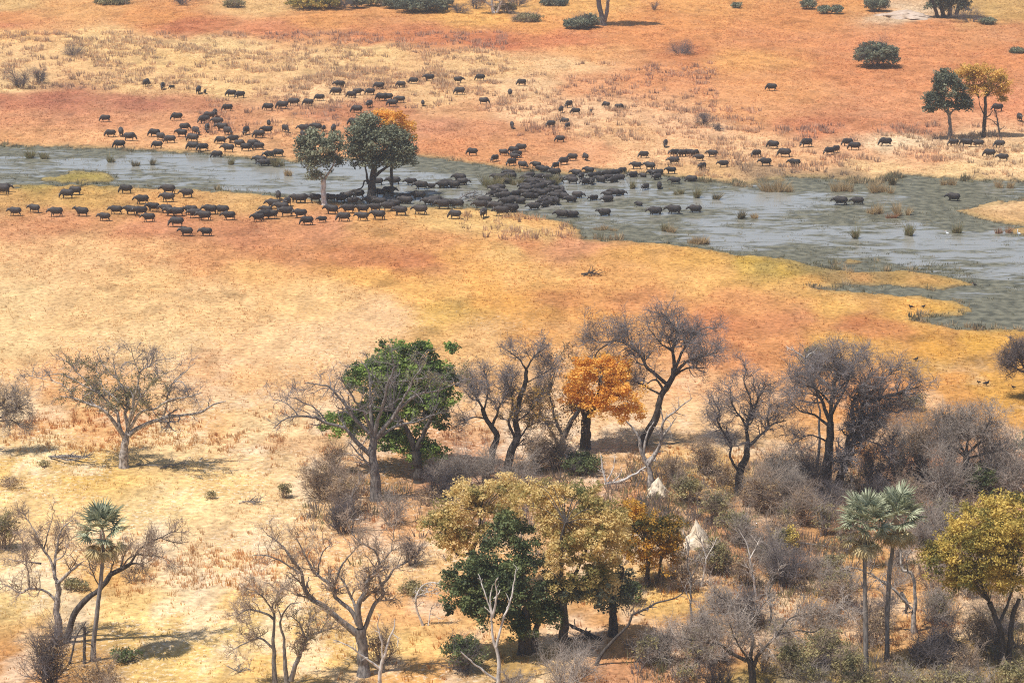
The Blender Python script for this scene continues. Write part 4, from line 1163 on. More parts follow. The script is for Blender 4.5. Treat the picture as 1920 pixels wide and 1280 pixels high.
leafy_tree('orange-gold small tree with dark lower leaves right of the near clump', 1212, 1100, [
 ([(1212,1100),(1215,1060),(1218,1030)], .22, .16, dict(d1=0)), ([(1230,1102),(1238,1060),(1240,1030)], .16, .1)],
 [(1205,985,56,46,0), (1248,1000,38,48,0), (1180,965,40,30,.5), (1225,1045,44,28,0), (1262,1035,24,36,0), (1185,1030,26,34,-.5), (1215,1010,60,60,-.5), (1240,1060,46,26,0), (1170,985,30,34,0)], 'leaf_amber', 'bark_dark', per_m2=.95, crad=.52, per=30, size=.19, gap=.40, tone=-.02)

bare_tree('large bare tree with thick grey forking boughs, centre left foreground', 682, 1266, [
 ([(682,1266),(680,1225),(676,1178)], .44, .40, dict(d1=0)),
 ([(668,1187),(650,1172),(635,1160),(608,1134),(584,1120),(569,1098),(562,1074),(543,1045),(525,1022),(500,1004)], .26, .04, dict(d1=-1.5)),
 ([(562,1074),(531,1054),(504,1042),(475,1041)], .08, .025, dict(d0=-1.2)),
 ([(672,1172),(660,1145),(629,1120),(623,1096),(596,1077),(578,1054),(566,1028),(557,1012)], .2, .04, dict(d1=1.5)),
 ([(597,1076),(599,1054),(608,1031),(622,1021)], .08, .025, dict(d0=1)),
 ([(676,1176),(671,1140),(685,1108),(688,1090),(706,1072),(712,1054),(700,1031),(678,1018)], .24, .04, dict(d1=-1.5)),
 ([(628,1092),(646,1051),(679,1017)], .09, .03, dict(d0=1)), ([(670,1150),(656,1112),(632,1074)], .13, .06, dict(d1=2)),
 ([(681,1184),(700,1138),(718,1114),(715,1100),(727,1084),(742,1062),(762,1051),(771,1040)], .2, .04, dict(d1=.8)),
 ([(715,1102),(710,1066),(721,1048),(733,1034),(746,1027)], .11, .03, dict(d0=.5)), ([(680,1126),(695,1112),(712,1104)], .1, .05),
 ([(706,1072),(720,1068),(730,1060)], .08, .04, dict(d0=-1)), ([(678,1018),(660,1000),(650,975)], .04, .02, dict(d0=-1.5)), ([(733,1034),(738,1000),(745,975)], .04, .02, dict(d0=.5))],
 TW(130, 1.5, 6, 4, .3), 'bark_grey', 'twig_brown')

bare_tree('slim bare tree with a low left bough, left of the thick forking tree', 516, 1288, [
 ([(516,1288),(511,1228),(511,1197),(514,1160),(513,1136),(530,1118)], .2, .06, dict(d1=0)), ([(511,1214),(490,1197),(466,1203),(434,1218)], .1, .03), ([(513,1160),(500,1150),(466,1143),(442,1156)], .1, .03), ([(514,1150),(500,1128),(480,1108),(462,1104)], .08, .025), ([(516,1140),(522,1110),(540,1095)], .07, .02)],
 TW(75, 1.1, 6, 4, .2), 'bark_grey', 'twig_brown')
bare_tree('slim bare twin-stemmed tree with sparse olive leaves, in front of the thick forking tree', 541, 1290, [
 ([(540,1290),(534,1248),(531,1197),(528,1158),(542,1136),(562,1130)], .18, .04, dict(d1=0)), ([(545,1275),(560,1228),(575,1200),(594,1185),(630,1176)], .2, .04, dict(d1=-.5)), ([(573,1199),(563,1170),(546,1154)], .1, .03), ([(575,1200),(580,1170),(590,1150)], .07, .03), ([(528,1160),(520,1130),(525,1110)], .06, .02), ([(600,1184),(612,1165),(615,1140)], .05, .02)],
 TW(75, 1.1, 6, 4, .2), 'bark_grey', 'twig_brown', leaf=('leaf_olive', 120, .13, None))
bare_tree('bleached white forked snag with a long left arm, bottom centre left', 714, 1292, [
 ([(713,1292),(713,1254),(724,1215),(735,1185),(741,1160)], .17, .04, dict(d1=0)), ([(718,1242),(715,1204),(709,1168),(713,1150)], .1, .03), ([(711,1252),(682,1230),(652,1209),(623,1200)], .1, .03, dict(d1=-1)), ([(735,1186),(745,1195),(748,1205)], .04, .02)],
 [(16, (.3, .8), (30, 70), .1, 4)], 'deadwood', 'deadwood', name='dead_tree')

bare_tree('grey bare tree with crooked boughs behind the left palm', 110, 1200, [
 ([(110,1200),(108,1164),(108,1126),(110,1090)], .3, .22, dict(d1=0)), ([(107,1128),(86,1109),(56,1105),(39,1111),(10,1097)], .13, .04), ([(110,1092),(102,1078),(104,1042),(110,1007),(119,986),(138,974)], .16, .03), ([(103,1080),(95,1048),(77,1025),(68,1001),(44,964)], .13, .03, dict(d1=1)), ([(110,1092),(134,1069),(152,1056)], .14, .08),
 ([(77,1056),(45,1052),(16,1048)], .08, .025, dict(d0=.6)), ([(82,1030),(92,990),(103,955)], .07, .02, dict(d0=.6)), ([(56,1105),(52,1070),(42,1008)], .06, .02), ([(104,1050),(120,1040),(130,1010)], .07, .02)],
 TW(100, 1.3, 6, 4, .25), 'bark_mottled', 'twig_brown')
bare_tree('dark leaning bare tree whose bough sweeps right behind the left palm', 124, 1205, [
 ([(124,1205),(134,1170),(145,1140),(166,1120),(190,1104),(205,1081),(226,1066),(246,1056)], .26, .16, dict(d1=0)), ([(246,1056),(258,1056),(270,1061)], .1, .04), ([(244,1056),(267,1025),(300,1007),(335,994)], .11, .025), ([(226,1066),(230,1050),(236,1030)], .1, .03), ([(206,1082),(210,1060),(222,1040)], .08, .03), ([(226,1068),(240,1048),(262,1040),(285,1042),(315,1047)], .07, .02), ([(190,1106),(172,1070),(160,1035)], .06, .02), ([(300,1007),(320,1015),(340,1018)], .04, .02)],
 TW(90, 1.3, 6, 4, .25), 'bark_dark', 'twig_brown')
bare_tree('broken dark stump with two splayed stems beside the left palm foot', 152, 1245, [
 ([(130,1245),(140,1205),(150,1182),(161,1166)], .09, .04), ([(158,1245),(158,1205),(157,1175)], .13, .1), ([(158,1205),(170,1208),(178,1220)], .05, .03)], [(10, (.3, .7), (30, 70), .1, 4)], 'bark_dark', 'twig_dark', name='dead_tree', skip=0)

bare_tree('sprawling low bare tree with tangled dark boughs, bottom right foreground', 1412, 1296, [
 ([(1412,1296),(1410,1262),(1406,1235)], .3, .24, dict(d1=0)), ([(1407,1240),(1376,1227),(1350,1209),(1309,1201),(1266,1194)], .16, .03), ([(1410,1258),(1425,1224),(1455,1194),(1494,1181)], .16, .03), ([(1406,1236),(1411,1194),(1391,1160),(1361,1130),(1338,1110)], .16, .03, dict(d1=2)), ([(1400,1172),(1420,1150),(1440,1120)], .08, .03, dict(d0=1.2)), ([(1455,1194),(1480,1160),(1520,1150)], .1, .03), ([(1494,1181),(1530,1182),(1556,1152),(1588,1141)], .07, .02), ([(1350,1209),(1330,1180),(1310,1165)], .08, .025), ([(1406,1240),(1380,1200),(1370,1170)], .1, .03, dict(d1=-2))],
 TW(160, 1.5, 7, 5, .1), 'bark_dark', 'twig_grey')
bare_tree('bleached white many-forked snag standing before the dark green evergreen', 932, 1280, [
 ([(934,1280),(934,1238),(926,1214),(921,1176),(921,1142),(924,1094)], .15, .03, dict(d1=0)), ([(923,1156),(931,1119),(929,1090),(934,1082)], .1, .03), ([(930,1212),(944,1155),(957,1122),(963,1090),(971,1062)], .11, .03), ([(922,1150),(908,1106),(896,1075)], .07, .025), ([(931,1274),(901,1254),(864,1220)], .11, .035, dict(d1=-1)), ([(926,1122),(935,1112),(938,1104)], .05, .02), ([(950,1140),(955,1128),(948,1110)], .05, .02), ([(921,1150),(912,1140),(908,1136)], .05, .02)],
 [(14, (.2, .6), (30, 70), .2, 4)], 'deadwood', 'deadwood', name='dead_tree')
bare_tree('long dark curved dead stem arching right from the evergreen shade', 1116, 1248, [
 ([(1116,1248),(1137,1214),(1177,1172),(1187,1152),(1219,1139),(1233,1131),(1275,1116),(1279,1102)], .15, .04, dict(d1=.5))], [(14, (.3, .9), (30, 70), .1, 4)], 'bark_dark', 'twig_dark', name='dead_tree', skip=0)
bare_tree('pale arched dead bush with bleached tangled top left of the evergreen', 794, 1174, [
 ([(794,1174),(781,1140),(781,1117),(792,1098),(808,1091),(824,1094)], .09, .04, dict(d1=0, kink=.02)), ([(803,1172),(806,1150),(810,1136)], .05, .03), ([(788,1104),(802,1100),(822,1106)], .05, .02, dict(kink=.03)), ([(781,1117),(800,1110),(820,1104)], .04, .02, dict(kink=.03))], [(30, (.4, 1.1), (30, 75), 0, 5), (90, (.3, .6), (30, 70), 0, 4)], 'deadwood', 'deadwood', name='dead_tree', skip=0)
bare_tree('crooked half-bleached tree bending behind the right-hand palm stems', 1713, 1186, [
 ([(1713,1186),(1714,1141),(1717,1098),(1706,1074),(1687,1066),(1691,1032),(1687,1012)], .2, .06, dict(d1=.5)), ([(1708,1140),(1680,1107),(1657,1092),(1631,1074),(1594,1064),(1574,1071)], .12, .03, dict(d1=-.5)), ([(1702,1072),(1700,1050),(1708,1030)], .07, .03), ([(1690,1110),(1700,1130),(1698,1150)], .14, .1), ([(1631,1074),(1640,1055),(1636,1040)], .05, .02)],
 [(40, (.4, 1.1), (30, 75), .15, 5), (160, (.3, .6), (30, 70), 0, 4)], 'bark_mottled', 'twig_grey')
for lab, u0, v0, pts, bk in [
 ('thin pale bare sapling left of the yellow-leaved bush in the thicket', 1418, 1124, [(1418,1124),(1414,1092),(1406,1047),(1400,1020),(1386,998)], 'bark_pale'),
 ('tall thin grey sapling rising near the lower termite mound', 1298, 1185, [(1298,1185),(1295,1130),(1294,1085),(1290,1040),(1284,1000)], 'bark_grey'),
 ('thin whitish forked sapling below the lower termite mound', 1314, 1100, [(1314,1100),(1322,1068),(1324,1047),(1318,1025),(1311,1008)], 'bark_pale'),
 ('slim dark sapling in the grey thicket left of the twin palms', 1446, 1166, [(1446,1166),(1445,1130),(1444,1104),(1452,1080)], 'bark_dark'),
 ('thin crooked grey sapling beside the left foot of the tall woodland thicket', 660, 1000, [(660,1000),(664,965),(660,930),(668,905)], 'bark_grey')]:
    q = pts[len(pts) // 2]
    bare_tree(lab, u0, v0, [(pts, .10, .03, dict(d1=.4)), ([q, (q[0] + 12, q[1] - 22), (q[0] + 20, q[1] - 40)], .05, .02), ([pts[1], (pts[1][0] - 12, pts[1][1] - 30)], .05, .02)], [(24, (.5, 1.2), (30, 65), .25, 5), (90, (.3, .7), (30, 70), .1, 4)], bk, 'twig_grey', name='sapling', skip=0)

leafy_tree('round golden-yellow tree with dark stems at the right edge', 1882, 1250, [
 ([(1879,1250),(1875,1180),(1856,1130)], .28, .2, dict(d1=0)), ([(1892,1242),(1896,1165),(1910,1122)], .24, .16), ([(1872,1170),(1890,1130),(1900,1100)], .14, .08)],
 [(1850,990,82,50,0), (1800,1035,68,50,0), (1890,955,58,38,1), (1915,1040,62,62,0), (1768,1055,42,38,-.5), (1840,1075,62,40,-1), (1870,1020,60,60,-1.5), (1905,1095,42,22,-.5), (1800,1090,40,25,0), (1868,1085,60,36,0), (1890,1005,56,56,0), (1740,1035,24,24,0)],
 'leaf_gold', 'bark_dark', per_m2=1.0, crad=.56, per=40, size=.19, gap=.32, spokes=70, tone=.1)

palm('solitary fan palm with slender slightly curved stem, left foreground', 175, 1240, [(175,1240),(176,1195),(186,1120),(192,1050),(192,1000)], .19, .13, 'fan palms', 1.12, 26, 18, 3)
palm('left one of the two tall fan palms at right, its crown a little lower', 1624, 1262, [(1624,1262),(1623,1180),(1622,1100),(1622,985)], .19, .15, 'fan palms', 1.16, 29, 24, 5)
palm('right one of the two tall fan palms at right, its crown a little higher', 1663, 1240, [(1663,1240),(1664,1160),(1667,1080),(1680,972)], .19, .15, 'fan palms', 1.16, 29, 22, 8)

# ------------------------------------------------------------------ trees by the river and beyond
leafy_tree('rounded green tree with pale whitish trunk on the near bank amid the herd', 608, 384, [
 ([(608,384),(606,360),(607,336)], .42, .32, dict(d1=0)), ([(607,338),(590,315),(580,300)], .18, .08), ([(607,338),(622,315),(630,295)], .18, .08)],
 [(600,275,40,24,0), (575,292,24,24,0), (628,268,22,20,0), (600,308,30,18,-.5), (570,268,16,14,0), (622,300,22,18,0), (590,330,14,10,-.5), (585,255,16,10,0)], 'leaf_greyg', 'bark_pale', per_m2=.7, crad=.85, per=34, size=.34, gap=.32, tone=.32)
leafy_tree('orange-topped slim tree rising through the big dark riverside tree', 735, 366, [
 ([(735,366),(734,310),(738,250)], .25, .18, dict(d1=0))], [(735,224,34,17,0), (760,240,18,15,0), (718,216,18,10,0), (768,260,12,12,0)], 'leaf_orange', 'bark_dark', per_m2=.6, crad=.75, per=36, size=.32, gap=.3, tone=.12)
leafy_tree('big dark grey-green tree with thick black trunk at the ford', 696, 372, [
 ([(696,372),(698,345),(702,312)], .62, .45, dict(d1=0)), ([(697,350),(684,338),(678,352),(660,358),(640,365)], .15, .06), ([(704,330),(718,318),(740,305)], .25, .12), ([(690,345),(687,325),(684,305)], .2, .1)],
 [(705,270,52,34,0), (682,250,34,24,0), (755,285,24,32,0), (712,302,48,20,-.5), (740,260,30,24,.5), (672,285,24,24,0), (690,226,22,14,0), (765,300,14,16,0)], 'leaf_greyg', 'bark_dark', per_m2=.8, crad=.9, per=36, size=.34, gap=.23, tone=.08, spokes=60)
leafy_tree('dark green round tree with slim bare trunk on the far right plain', 1781, 262, [
 ([(1781,262),(1781,238),(1779,212)], .32, .26, dict(d1=0)), ([(1780,216),(1765,200),(1755,190)], .14, .07), ([(1780,216),(1795,200),(1808,195)], .14, .07)],
 [(1778,165,32,26,0), (1752,188,24,18,0), (1800,188,24,16,0), (1770,150,24,18,0), (1780,200,36,10,-.3), (1742,205,12,8,0), (1815,200,12,9,0)], 'leaf_greyg', 'bark_grey', per_m2=.8, crad=.8, per=34, size=.33, gap=.28, tone=-.15)
leafy_tree('golden-yellow tree with dark trunk beside the dark green tree on the far right plain', 1844, 258, [
 ([(1844,258),(1846,225),(1847,182)], .34, .24, dict(d1=0)), ([(1846,222),(1856,216),(1862,206)], .12, .05), ([(1845,215),(1838,200),(1835,185)], .1, .04)],
 [(1845,145,42,24,0), (1815,140,28,20,0), (1872,158,24,22,0), (1845,170,38,14,0), (1882,175,16,10,0), (1812,165,20,14,0), (1875,185,12,8,0)], 'leaf_gold_far', 'bark_dark', per_m2=.6, crad=.75, per=34, size=.3, gap=.36, tone=.08)
bare_tree('leaning dead stem propped beside the golden-yellow tree on the far right plain', 1877, 260, [
 ([(1877,260),(1872,240),(1868,215),(1866,205)], .16, .07), ([(1870,236),(1860,226),(1848,222)], .07, .04), ([(1873,245),(1880,240),(1884,236)], .06, .03)], [(30, (.4, 1.0), (30, 80), -.2, 4)], 'bark_dark', 'twig_dark', name='dead_tree', skip=0)
leafy_tree('pale two-stemmed trunk of a tall tree cut by the top edge', 1131, 48, [
 ([(1131,48),(1127,22),(1121,0),(1114,-30)], .62, .4, dict(d1=0)), ([(1132,46),(1138,22),(1140,0),(1146,-30)], .45, .3)], [(1130,-65,55,28,0), (1165,-60,40,22,0), (1095,-60,35,20,0)], 'leaf_greyg', 'bark_grey', per_m2=.5, crad=.9, per=30, size=.4)
leafy_tree('dark many-stemmed tree on the pale sand mound at the top right corner', 1778, 34, [
 ([(1770,34),(1764,10),(1755,-20)], .5, .35), ([(1780,34),(1782,10),(1785,-20)], .5, .35), ([(1792,34),(1798,10),(1806,-20)], .5, .35), ([(1758,32),(1752,12),(1745,-10)], .4, .3)], [(1778,-30,50,22,0), (1760,10,26,16,0), (1795,8,26,18,0)], 'leaf_greyg', 'bark_dark', per_m2=.7, crad=.85, per=34, size=.38, tone=-.2)
bare_tree('grey bare-looking tree at the top edge left of the two-stemmed trunk', 926, 26, [
 ([(926,26),(922,10),(924,-10)], .4, .3), ([(932,24),(940,5),(952,-15)], .3, .15), ([(922,12),(905,0),(895,-15)], .25, .1)], TW(70, 2.5, 6, 4), 'bark_pale', 'twig_grey')

# ------------------------------------------------------------------ termite mounds, sand mound
def cone_mound(label, u0, v0, w_px, h_px, name, mat, lean=0.0, power=1.25, cat='termite mound', group=None):
    g, r = spot(u0, v0)
    s = float((g[1] * CP + CAM_H * SP) / FPX)
    R, H = w_px * s / 2, h_px * s / .96
    nr, na = 26, 40
    t = np.linspace(0, 1, nr)[:, None]; a = np.linspace(0, 2 * np.pi, na, endpoint=False)[None, :]
    rr = R * (1 - t) ** power * (0.45 + 1.1 * fbm(np.cos(a) * 1.8 + 7 + u0, np.sin(a) * 1.8 + t * 3.0, 8, 4)) * (1 + 0.12 * np.sin(a * 5 + t * 6))
    z = H * t ** 0.95 + 0 * a
    V = np.stack([rr * np.cos(a) + lean * H * t ** 2, rr * np.sin(a), z - 0.12 * (1 - t)], -1).reshape(-1, 3)
    i = np.arange(nr - 1)[:, None]; j = np.arange(na)[None, :]; j2 = (j + 1) % na
    F = np.stack([i * na + j, i * na + j2, (i + 1) * na + j2, (i + 1) * na + j], -1).reshape(-1, 4)
    o = mesh_np(name, V, F, M[mat], smooth=True)
    o.location = g
    return tag(o, label, cat, group)
cone_mound('pale pointed termite mound at the foot of the twisted snag', 1232, 929, 46, 34, 'termite_mound', 'termite', 0.05, .95, group='termite mounds')
cone_mound('pale ragged termite mound half hidden behind the olive thicket', 1309, 1022, 66, 50, 'termite_mound', 'termite', -.12, 1.35, group='termite mounds')
cone_mound('small narrow pale termite mound at the bottom right edge by the golden tree', 1880, 1252, 14, 30, 'termite_mound', 'termite', 0, .8, group='termite mounds')
cone_mound('low pale sand mound beneath the dark tree at the top right corner', 1700, 32, 100, 13, 'sand_mound', 'sand', 0, .9, 'sand mound')

# ------------------------------------------------------------------ fallen wood
def fallen(label, u0, v0, pieces, mat, n_tw=20, lift=0.25):
    p = Plant('fallen_branch', label, 'fallen branch', u0, v0)
    for pts, r0, r1 in pieces:
        q = [(at_depth(a, b, p.Y) if False else ground(a, b)) - p.g for a, b in pts]
        m = len(q)
        for i in range(m): q[i][2] = r0 + lift * (0.2 + RNG.uniform(0, 1)) * (i / max(1, m - 1) + .2)
        p.lines.append((smooth_line(q, 16), np.linspace(r0, r1, 16)))
    a = Acc(); tubes(a, np.stack([l for l, _ in p.lines]), np.stack([r for _, r in p.lines]), 7)
    a.build('limb', M[mat], p.o)
    if n_tw:
        p.twigs(M[mat], [(n_tw, (.4, 1.2), (25, 70), .1, 5), (n_tw * 3, (.2, .6), (25, 70), .05, 4)], name='twigs', skip=0)
    return p
fallen('heap of grey fallen branches left of the spreading lone tree', 130, 870, [([(95,862),(120,860),(150,868),(172,868)], .12, .06), ([(92,860),(110,866),(130,872),(160,873)], .1, .05), ([(110,858),(130,862),(168,872)], .09, .05)], 'bark_grey', 26, .5)
fallen('thin fallen sticks right of the spreading lone tree', 300, 873, [([(255,872),(300,876),(330,878)], .06, .03), ([(300,880),(325,876),(350,874)], .06, .03)], 'bark_grey', 14, .2)
bare_tree('bleached white fallen bough with upright prongs in front of the orange tree', 1136, 908, [
 ([(1132,908),(1165,902),(1196,884),(1228,862)], .17, .05, dict(d1=1)), ([(1136,904),(1130,880),(1127,855)], .1, .04), ([(1139,900),(1150,876),(1153,852)], .06, .03), ([(1150,902),(1162,890),(1166,882)], .07, .03)], [(20, (.3, .9), (30, 70), .1, 4)], 'deadwood', 'deadwood', name='fallen_branch', skip=0, cat='fallen branch')
bare_tree('short bleached forked bough lying in the shade left of the orange tree trunk', 1084, 884, [
 ([(1084,884),(1072,870),(1062,862),(1064,852)], .08, .03), ([(1070,868),(1066,858),(1060,852)], .05, .02)], [(6, (.2, .5), (30, 70), .1, 4)], 'deadwood', 'deadwood', name='fallen_branch', skip=0, cat='fallen branch')
bare_tree('thick dark broken log leaning in the evergreen shade', 1126, 1200, [
 ([(1126,1200),(1106,1190),(1086,1180),(1062,1166)], .2, .08, dict(d1=1))], [(14, (.4, 1.2), (30, 70), .1, 4)], 'bark_dark', 'twig_dark', name='fallen_log', skip=0, cat='fallen log')
fallen('flat black log lying in the evergreen shade', 1075, 1201, [([(1040,1203),(1075,1201),(1110,1199)], .13, .1)], 'bark_dark', 0, .02)
fallen('pile of bleached fallen branches among shrubs left of the thick forking tree top', 650, 985, [([(625,990),(650,984),(676,980)], .09, .05), ([(630,984),(655,990)], .06, .03), ([(640,978),(650,988)], .06, .03)], 'deadwood', 20, .4)
fallen('grey heap of driftwood branches on the bank inside the herd', 885, 372, [([(845,375),(875,368),(905,372)], .12, .05), ([(860,362),(885,370),(910,380)], .1, .05), ([(850,378),(870,372),(895,360)], .1, .05), ([(865,378),(890,374),(920,372)], .1, .05)], 'bark_grey', 90, 1.1)
fallen('dark scrap of dead wood on the open plain below the river bend', 1106, 517, [([(1090,517),(1106,516),(1122,518)], .12, .06), ([(1094,519),(1110,517)], .1, .05)], 'bark_dark', 30, .4)
fallen('small grey stick pile lying on the bare plain, left of centre foreground', 465, 945, [([(448,946),(468,943),(490,948)], .05, .03), ([(455,942),(470,947)], .05, .03)], 'bark_grey', 16, .2)
fallen('scatter of dry sticks at the bottom edge left of the white-armed snag', 455, 1258, [([(425,1250),(450,1262),(470,1258)], .04, .02), ([(440,1266),(462,1256)], .03, .02)], 'bark_grey', 8, .15)
fallen('pale splintered log lying in the thicket behind the twin palms', 1535, 1025, [([(1500,1022),(1530,1026),(1560,1030)], .1, .05)], 'bark_grey', 16, .3)
fallen('grey dry branch on the ground right of the curved dead stem', 1262, 1200, [([(1240,1192),(1262,1204),(1276,1212)], .06, .03)], 'deadwood', 8, .3)

# ------------------------------------------------------------------ shrubs of the undergrowth
SH = [
 (600,935,80,62,'brown','brown twiggy bush left of the grey bare tree trunk'), (645,965,80,72,'brown','reddish brown leafless bush below the grey bare tree'), (640,1000,60,56,'thicket','grey thicket at the lower left of the woodland, beside the bare plain'),
 (735,985,60,50,'grey','grey wispy bush below the large grey tree trunk'), (622,890,60,50,'brown','sparse brown bush at the woodland corner facing the plain'), (850,915,100,70,'grey','broad grey bush right of the green tree trunk'),
 (820,935,70,50,'thicket','dense grey twig mound under the bright green tree'), (905,905,80,60,'grey','pale grey brush at the foot of the paired dark trees'), (965,912,90,55,'grey','pale grey brush below the orange tree, left side'), (1005,870,60,50,'brown','brown bush between the paired dark trees and the orange tree'),
 (772,1060,62,46,'thicket','dark grey bush between thick forking tree and straw-gold tree'), (1040,880,60,56,'brown','brown-leaved bush left of the orange tree trunk'), (1090,888,80,36,'dark','dark low leafy mass added to stand for the shadow under the orange tree'),  # the dark mass below the orange tree is added to imitate its shadow
 (1322,890,66,62,'brown','spiky brown bush with dark roots right of the tall violet-grey tree'), (1288,945,64,52,'olive','olive bush right of the upper termite mound'), (1345,978,72,52,'olive','olive bush left of the sinuous-boughed tree foot'), (1432,965,76,74,'brown','brown bush right of the sinuous-boughed tree foot'),
 (1474,940,60,80,'grey','tall grey bush between sinuous-boughed tree and twin-stemmed tree'), (1505,985,66,64,'brown','rusty brown bush left below the twin-stemmed tree'), (1382,1012,70,52,'olive','dull olive bush in the middle of the right-hand thicket'), (1432,1055,62,60,'grey','grey bush left of the yellow-leaved bush'),
 (1472,1040,46,50,'gold','small yellow-leaved bush in the right-hand thicket'), (1342,1075,62,62,'olive','olive bush below the lower termite mound'), (1470,1100,84,72,'thicket','purple-grey tangled thicket left of the twin palms'), (1560,1075,54,36,'olive','low olive bush behind the left stem of the twin palms'),
 (1580,1135,56,48,'brown','dark brown bush left of the twin palm stems, midway up'), (1684,905,60,110,'grey','tall grey bush right of the dense twin-stemmed tree'), (1722,900,60,110,'brown','tall brown bush between twin-stemmed tree and low grey tree'), (1640,930,60,84,'thicket','dark grey thicket at the right foot of the twin-stemmed tree'),
 (1524,930,60,84,'thicket','dark creeper-hung thicket at the left foot of the twin-stemmed tree'), (1765,945,84,110,'grey','tall grey bush left of the low grey tree'), (1890,935,90,100,'grey','tall grey bush right of the low grey tree'), (1838,935,70,62,'dark','dark green low bush at the foot of the low grey tree'),
 (1530,690,56,44,'olive','thin yellowish bush on the plain above the twin-stemmed tree'), (1245,1245,70,64,'grey','grey bush at the left rim of the sprawling low tree'), (1315,1245,86,64,'pale','grey-green bush behind the sprawling low tree, left'), (1490,1265,90,58,'olive','olive bush right of the sprawling low tree'),
 (1545,1245,84,64,'olive','olive bush left of the twin palm feet'), (1592,1275,64,50,'olive','low olive bush at the left palm foot'), (1762,1252,110,70,'thicket','dark tangled bush between the palms and the golden tree'), (1832,1215,70,76,'brown','brown bush under the left side of the golden tree'),
 (1905,1290,90,46,'olive','olive bush at the bottom right corner'), (1700,1292,90,36,'pale','pale green low bush at the bottom edge below the palms'), (1785,1298,110,40,'pale','pale green low bush at the bottom edge, right of the palms'), (1610,1300,80,36,'olive','low olive bush at the bottom edge below the left palm'),
 (1345,1292,70,44,'thicket','grey bush at the bottom edge left of the sprawling tree foot'), (100,1300,66,118,'creeper','tall dark creeper-covered stump at the bottom left'), (190,1300,90,56,'brown','brown bush right of the creeper-covered stump'), (236,1240,50,20,'dark','low dark sprigs right of the palm foot'), (8,1030,56,70,'olive','olive bush cut by the left edge'),
 (248,1092,46,30,'brown','brown low bush under the sweeping bough'), (132,1106,36,20,'olive','small olive tuft behind the grey crooked tree'), (154,1108,24,20,'olive','small green tuft beside the sweeping bough'), (715,1245,62,62,'brown','dark brown bush behind the white forked snag'), (872,1256,80,64,'dark','dark bush at the left foot of the evergreen clump'),
 (1060,1288,150,62,'grey','broad grey tangle of bare twigs in front of the evergreen'), (968,1290,60,40,'grey','small grey twig tangle right of the many-forked snag'), (770,1112,60,16,'olive','low olive sprigs behind the arched dead bush'), (1180,1130,50,40,'dark','dark bush right of the drooping olive tree'),
 (1500,900,46,56,'brown','brown bush hugging the twin-stemmed tree, left'), (1600,1010,70,60,'brown','brown bush just behind the twin palm crowns, left'), (1740,1010,80,70,'grey','grey bush behind the right palm crown'), (1550,970,70,56,'thicket','grey thicket above the left palm crown'),
 (1260,900,50,40,'brown','small brown bush right of the upper termite mound'), (1360,910,50,36,'brown','low brown bush left of the sinuous-boughed tree trunk'), (1640,1180,60,40,'brown','low brown bush between the twin palm stems'), (1540,1180,60,44,'brown','low brown bush left of the palms, lower thicket'),
 (1890,1180,70,60,'brown','brown scrub behind the golden tree stems'), (1760,1160,60,50,'pale','pale grassy scrub left of the golden tree'), (1400,1170,60,50,'thicket','grey twig thicket behind the sprawling low tree'), (1360,1150,50,44,'grey','grey bush in the thicket left of the slim dark sapling'),
 (1290,1110,60,50,'brown','brown bush between the lower termite mound and the curved dead stem'), (1715,770,44,30,'olive','small olive bush on the plain beyond the grey bushes'), (398,936,18,12,'olive','tiny green tuft on the bare plain'), (535,934,26,26,'olive','small dry green bush on the bare plain beside the woodland corner'),
 (84,875,20,10,'olive','tiny olive tuft left of the fallen branch heap'), (20,915,50,18,'brown','low brown scrub at the left edge on the bare plain'), (800,945,40,26,'brown','low brown bush at the straw-gold tree top'), (1700,960,60,60,'brown','brown thicket above the right palm crown'),
 (1860,890,70,70,'grey','grey bush behind the low grey tree, right'), (1780,880,60,70,'grey','grey bush behind the low grey tree, left'), (1500,1085,50,40,'brown','brown bush right of the purple-grey thicket'), (1400,950,40,36,'brown','small brown bush below the sinuous-boughed tree'),
]
for (a, b, w_, h_, k_, lab) in SH:
    shrub(lab, a, b, w_, h_, k_, group='undergrowth shrubs')
# the mass of look-alike bushes filling the thicket
TH = {'grey': 'grey twiggy bush, one of many filling the right-hand thicket', 'brown': 'brown half-leafless bush, one of many filling the right-hand thicket', 'pale': 'pale olive-grey bush, one of many filling the right-hand thicket', 'thicket': 'dense grey bush, one of many filling the right-hand thicket'}
th = np.random.default_rng(77)
pos = []
while len(pos) < 64:
    a, b = th.uniform(1200, 1900), th.uniform(905, 1290)
    if b < 960 and a < 1330: continue
    if a < 1290 and b < 1230: continue
    if a < 1385 and b < 1075: continue
    if any(((a - c) / 46) ** 2 + ((b - d) / 26) ** 2 < 1 for c, d in pos): continue
    pos.append((a, b))
for a, b in pos:
    k_ = ['grey', 'brown', 'pale', 'thicket', 'grey', 'pale'][int(th.integers(6))]
    shrub(TH[k_], a, b, th.uniform(40, 78), th.uniform(30, 62), k_, group=k_ + ' bushes of the thicket')
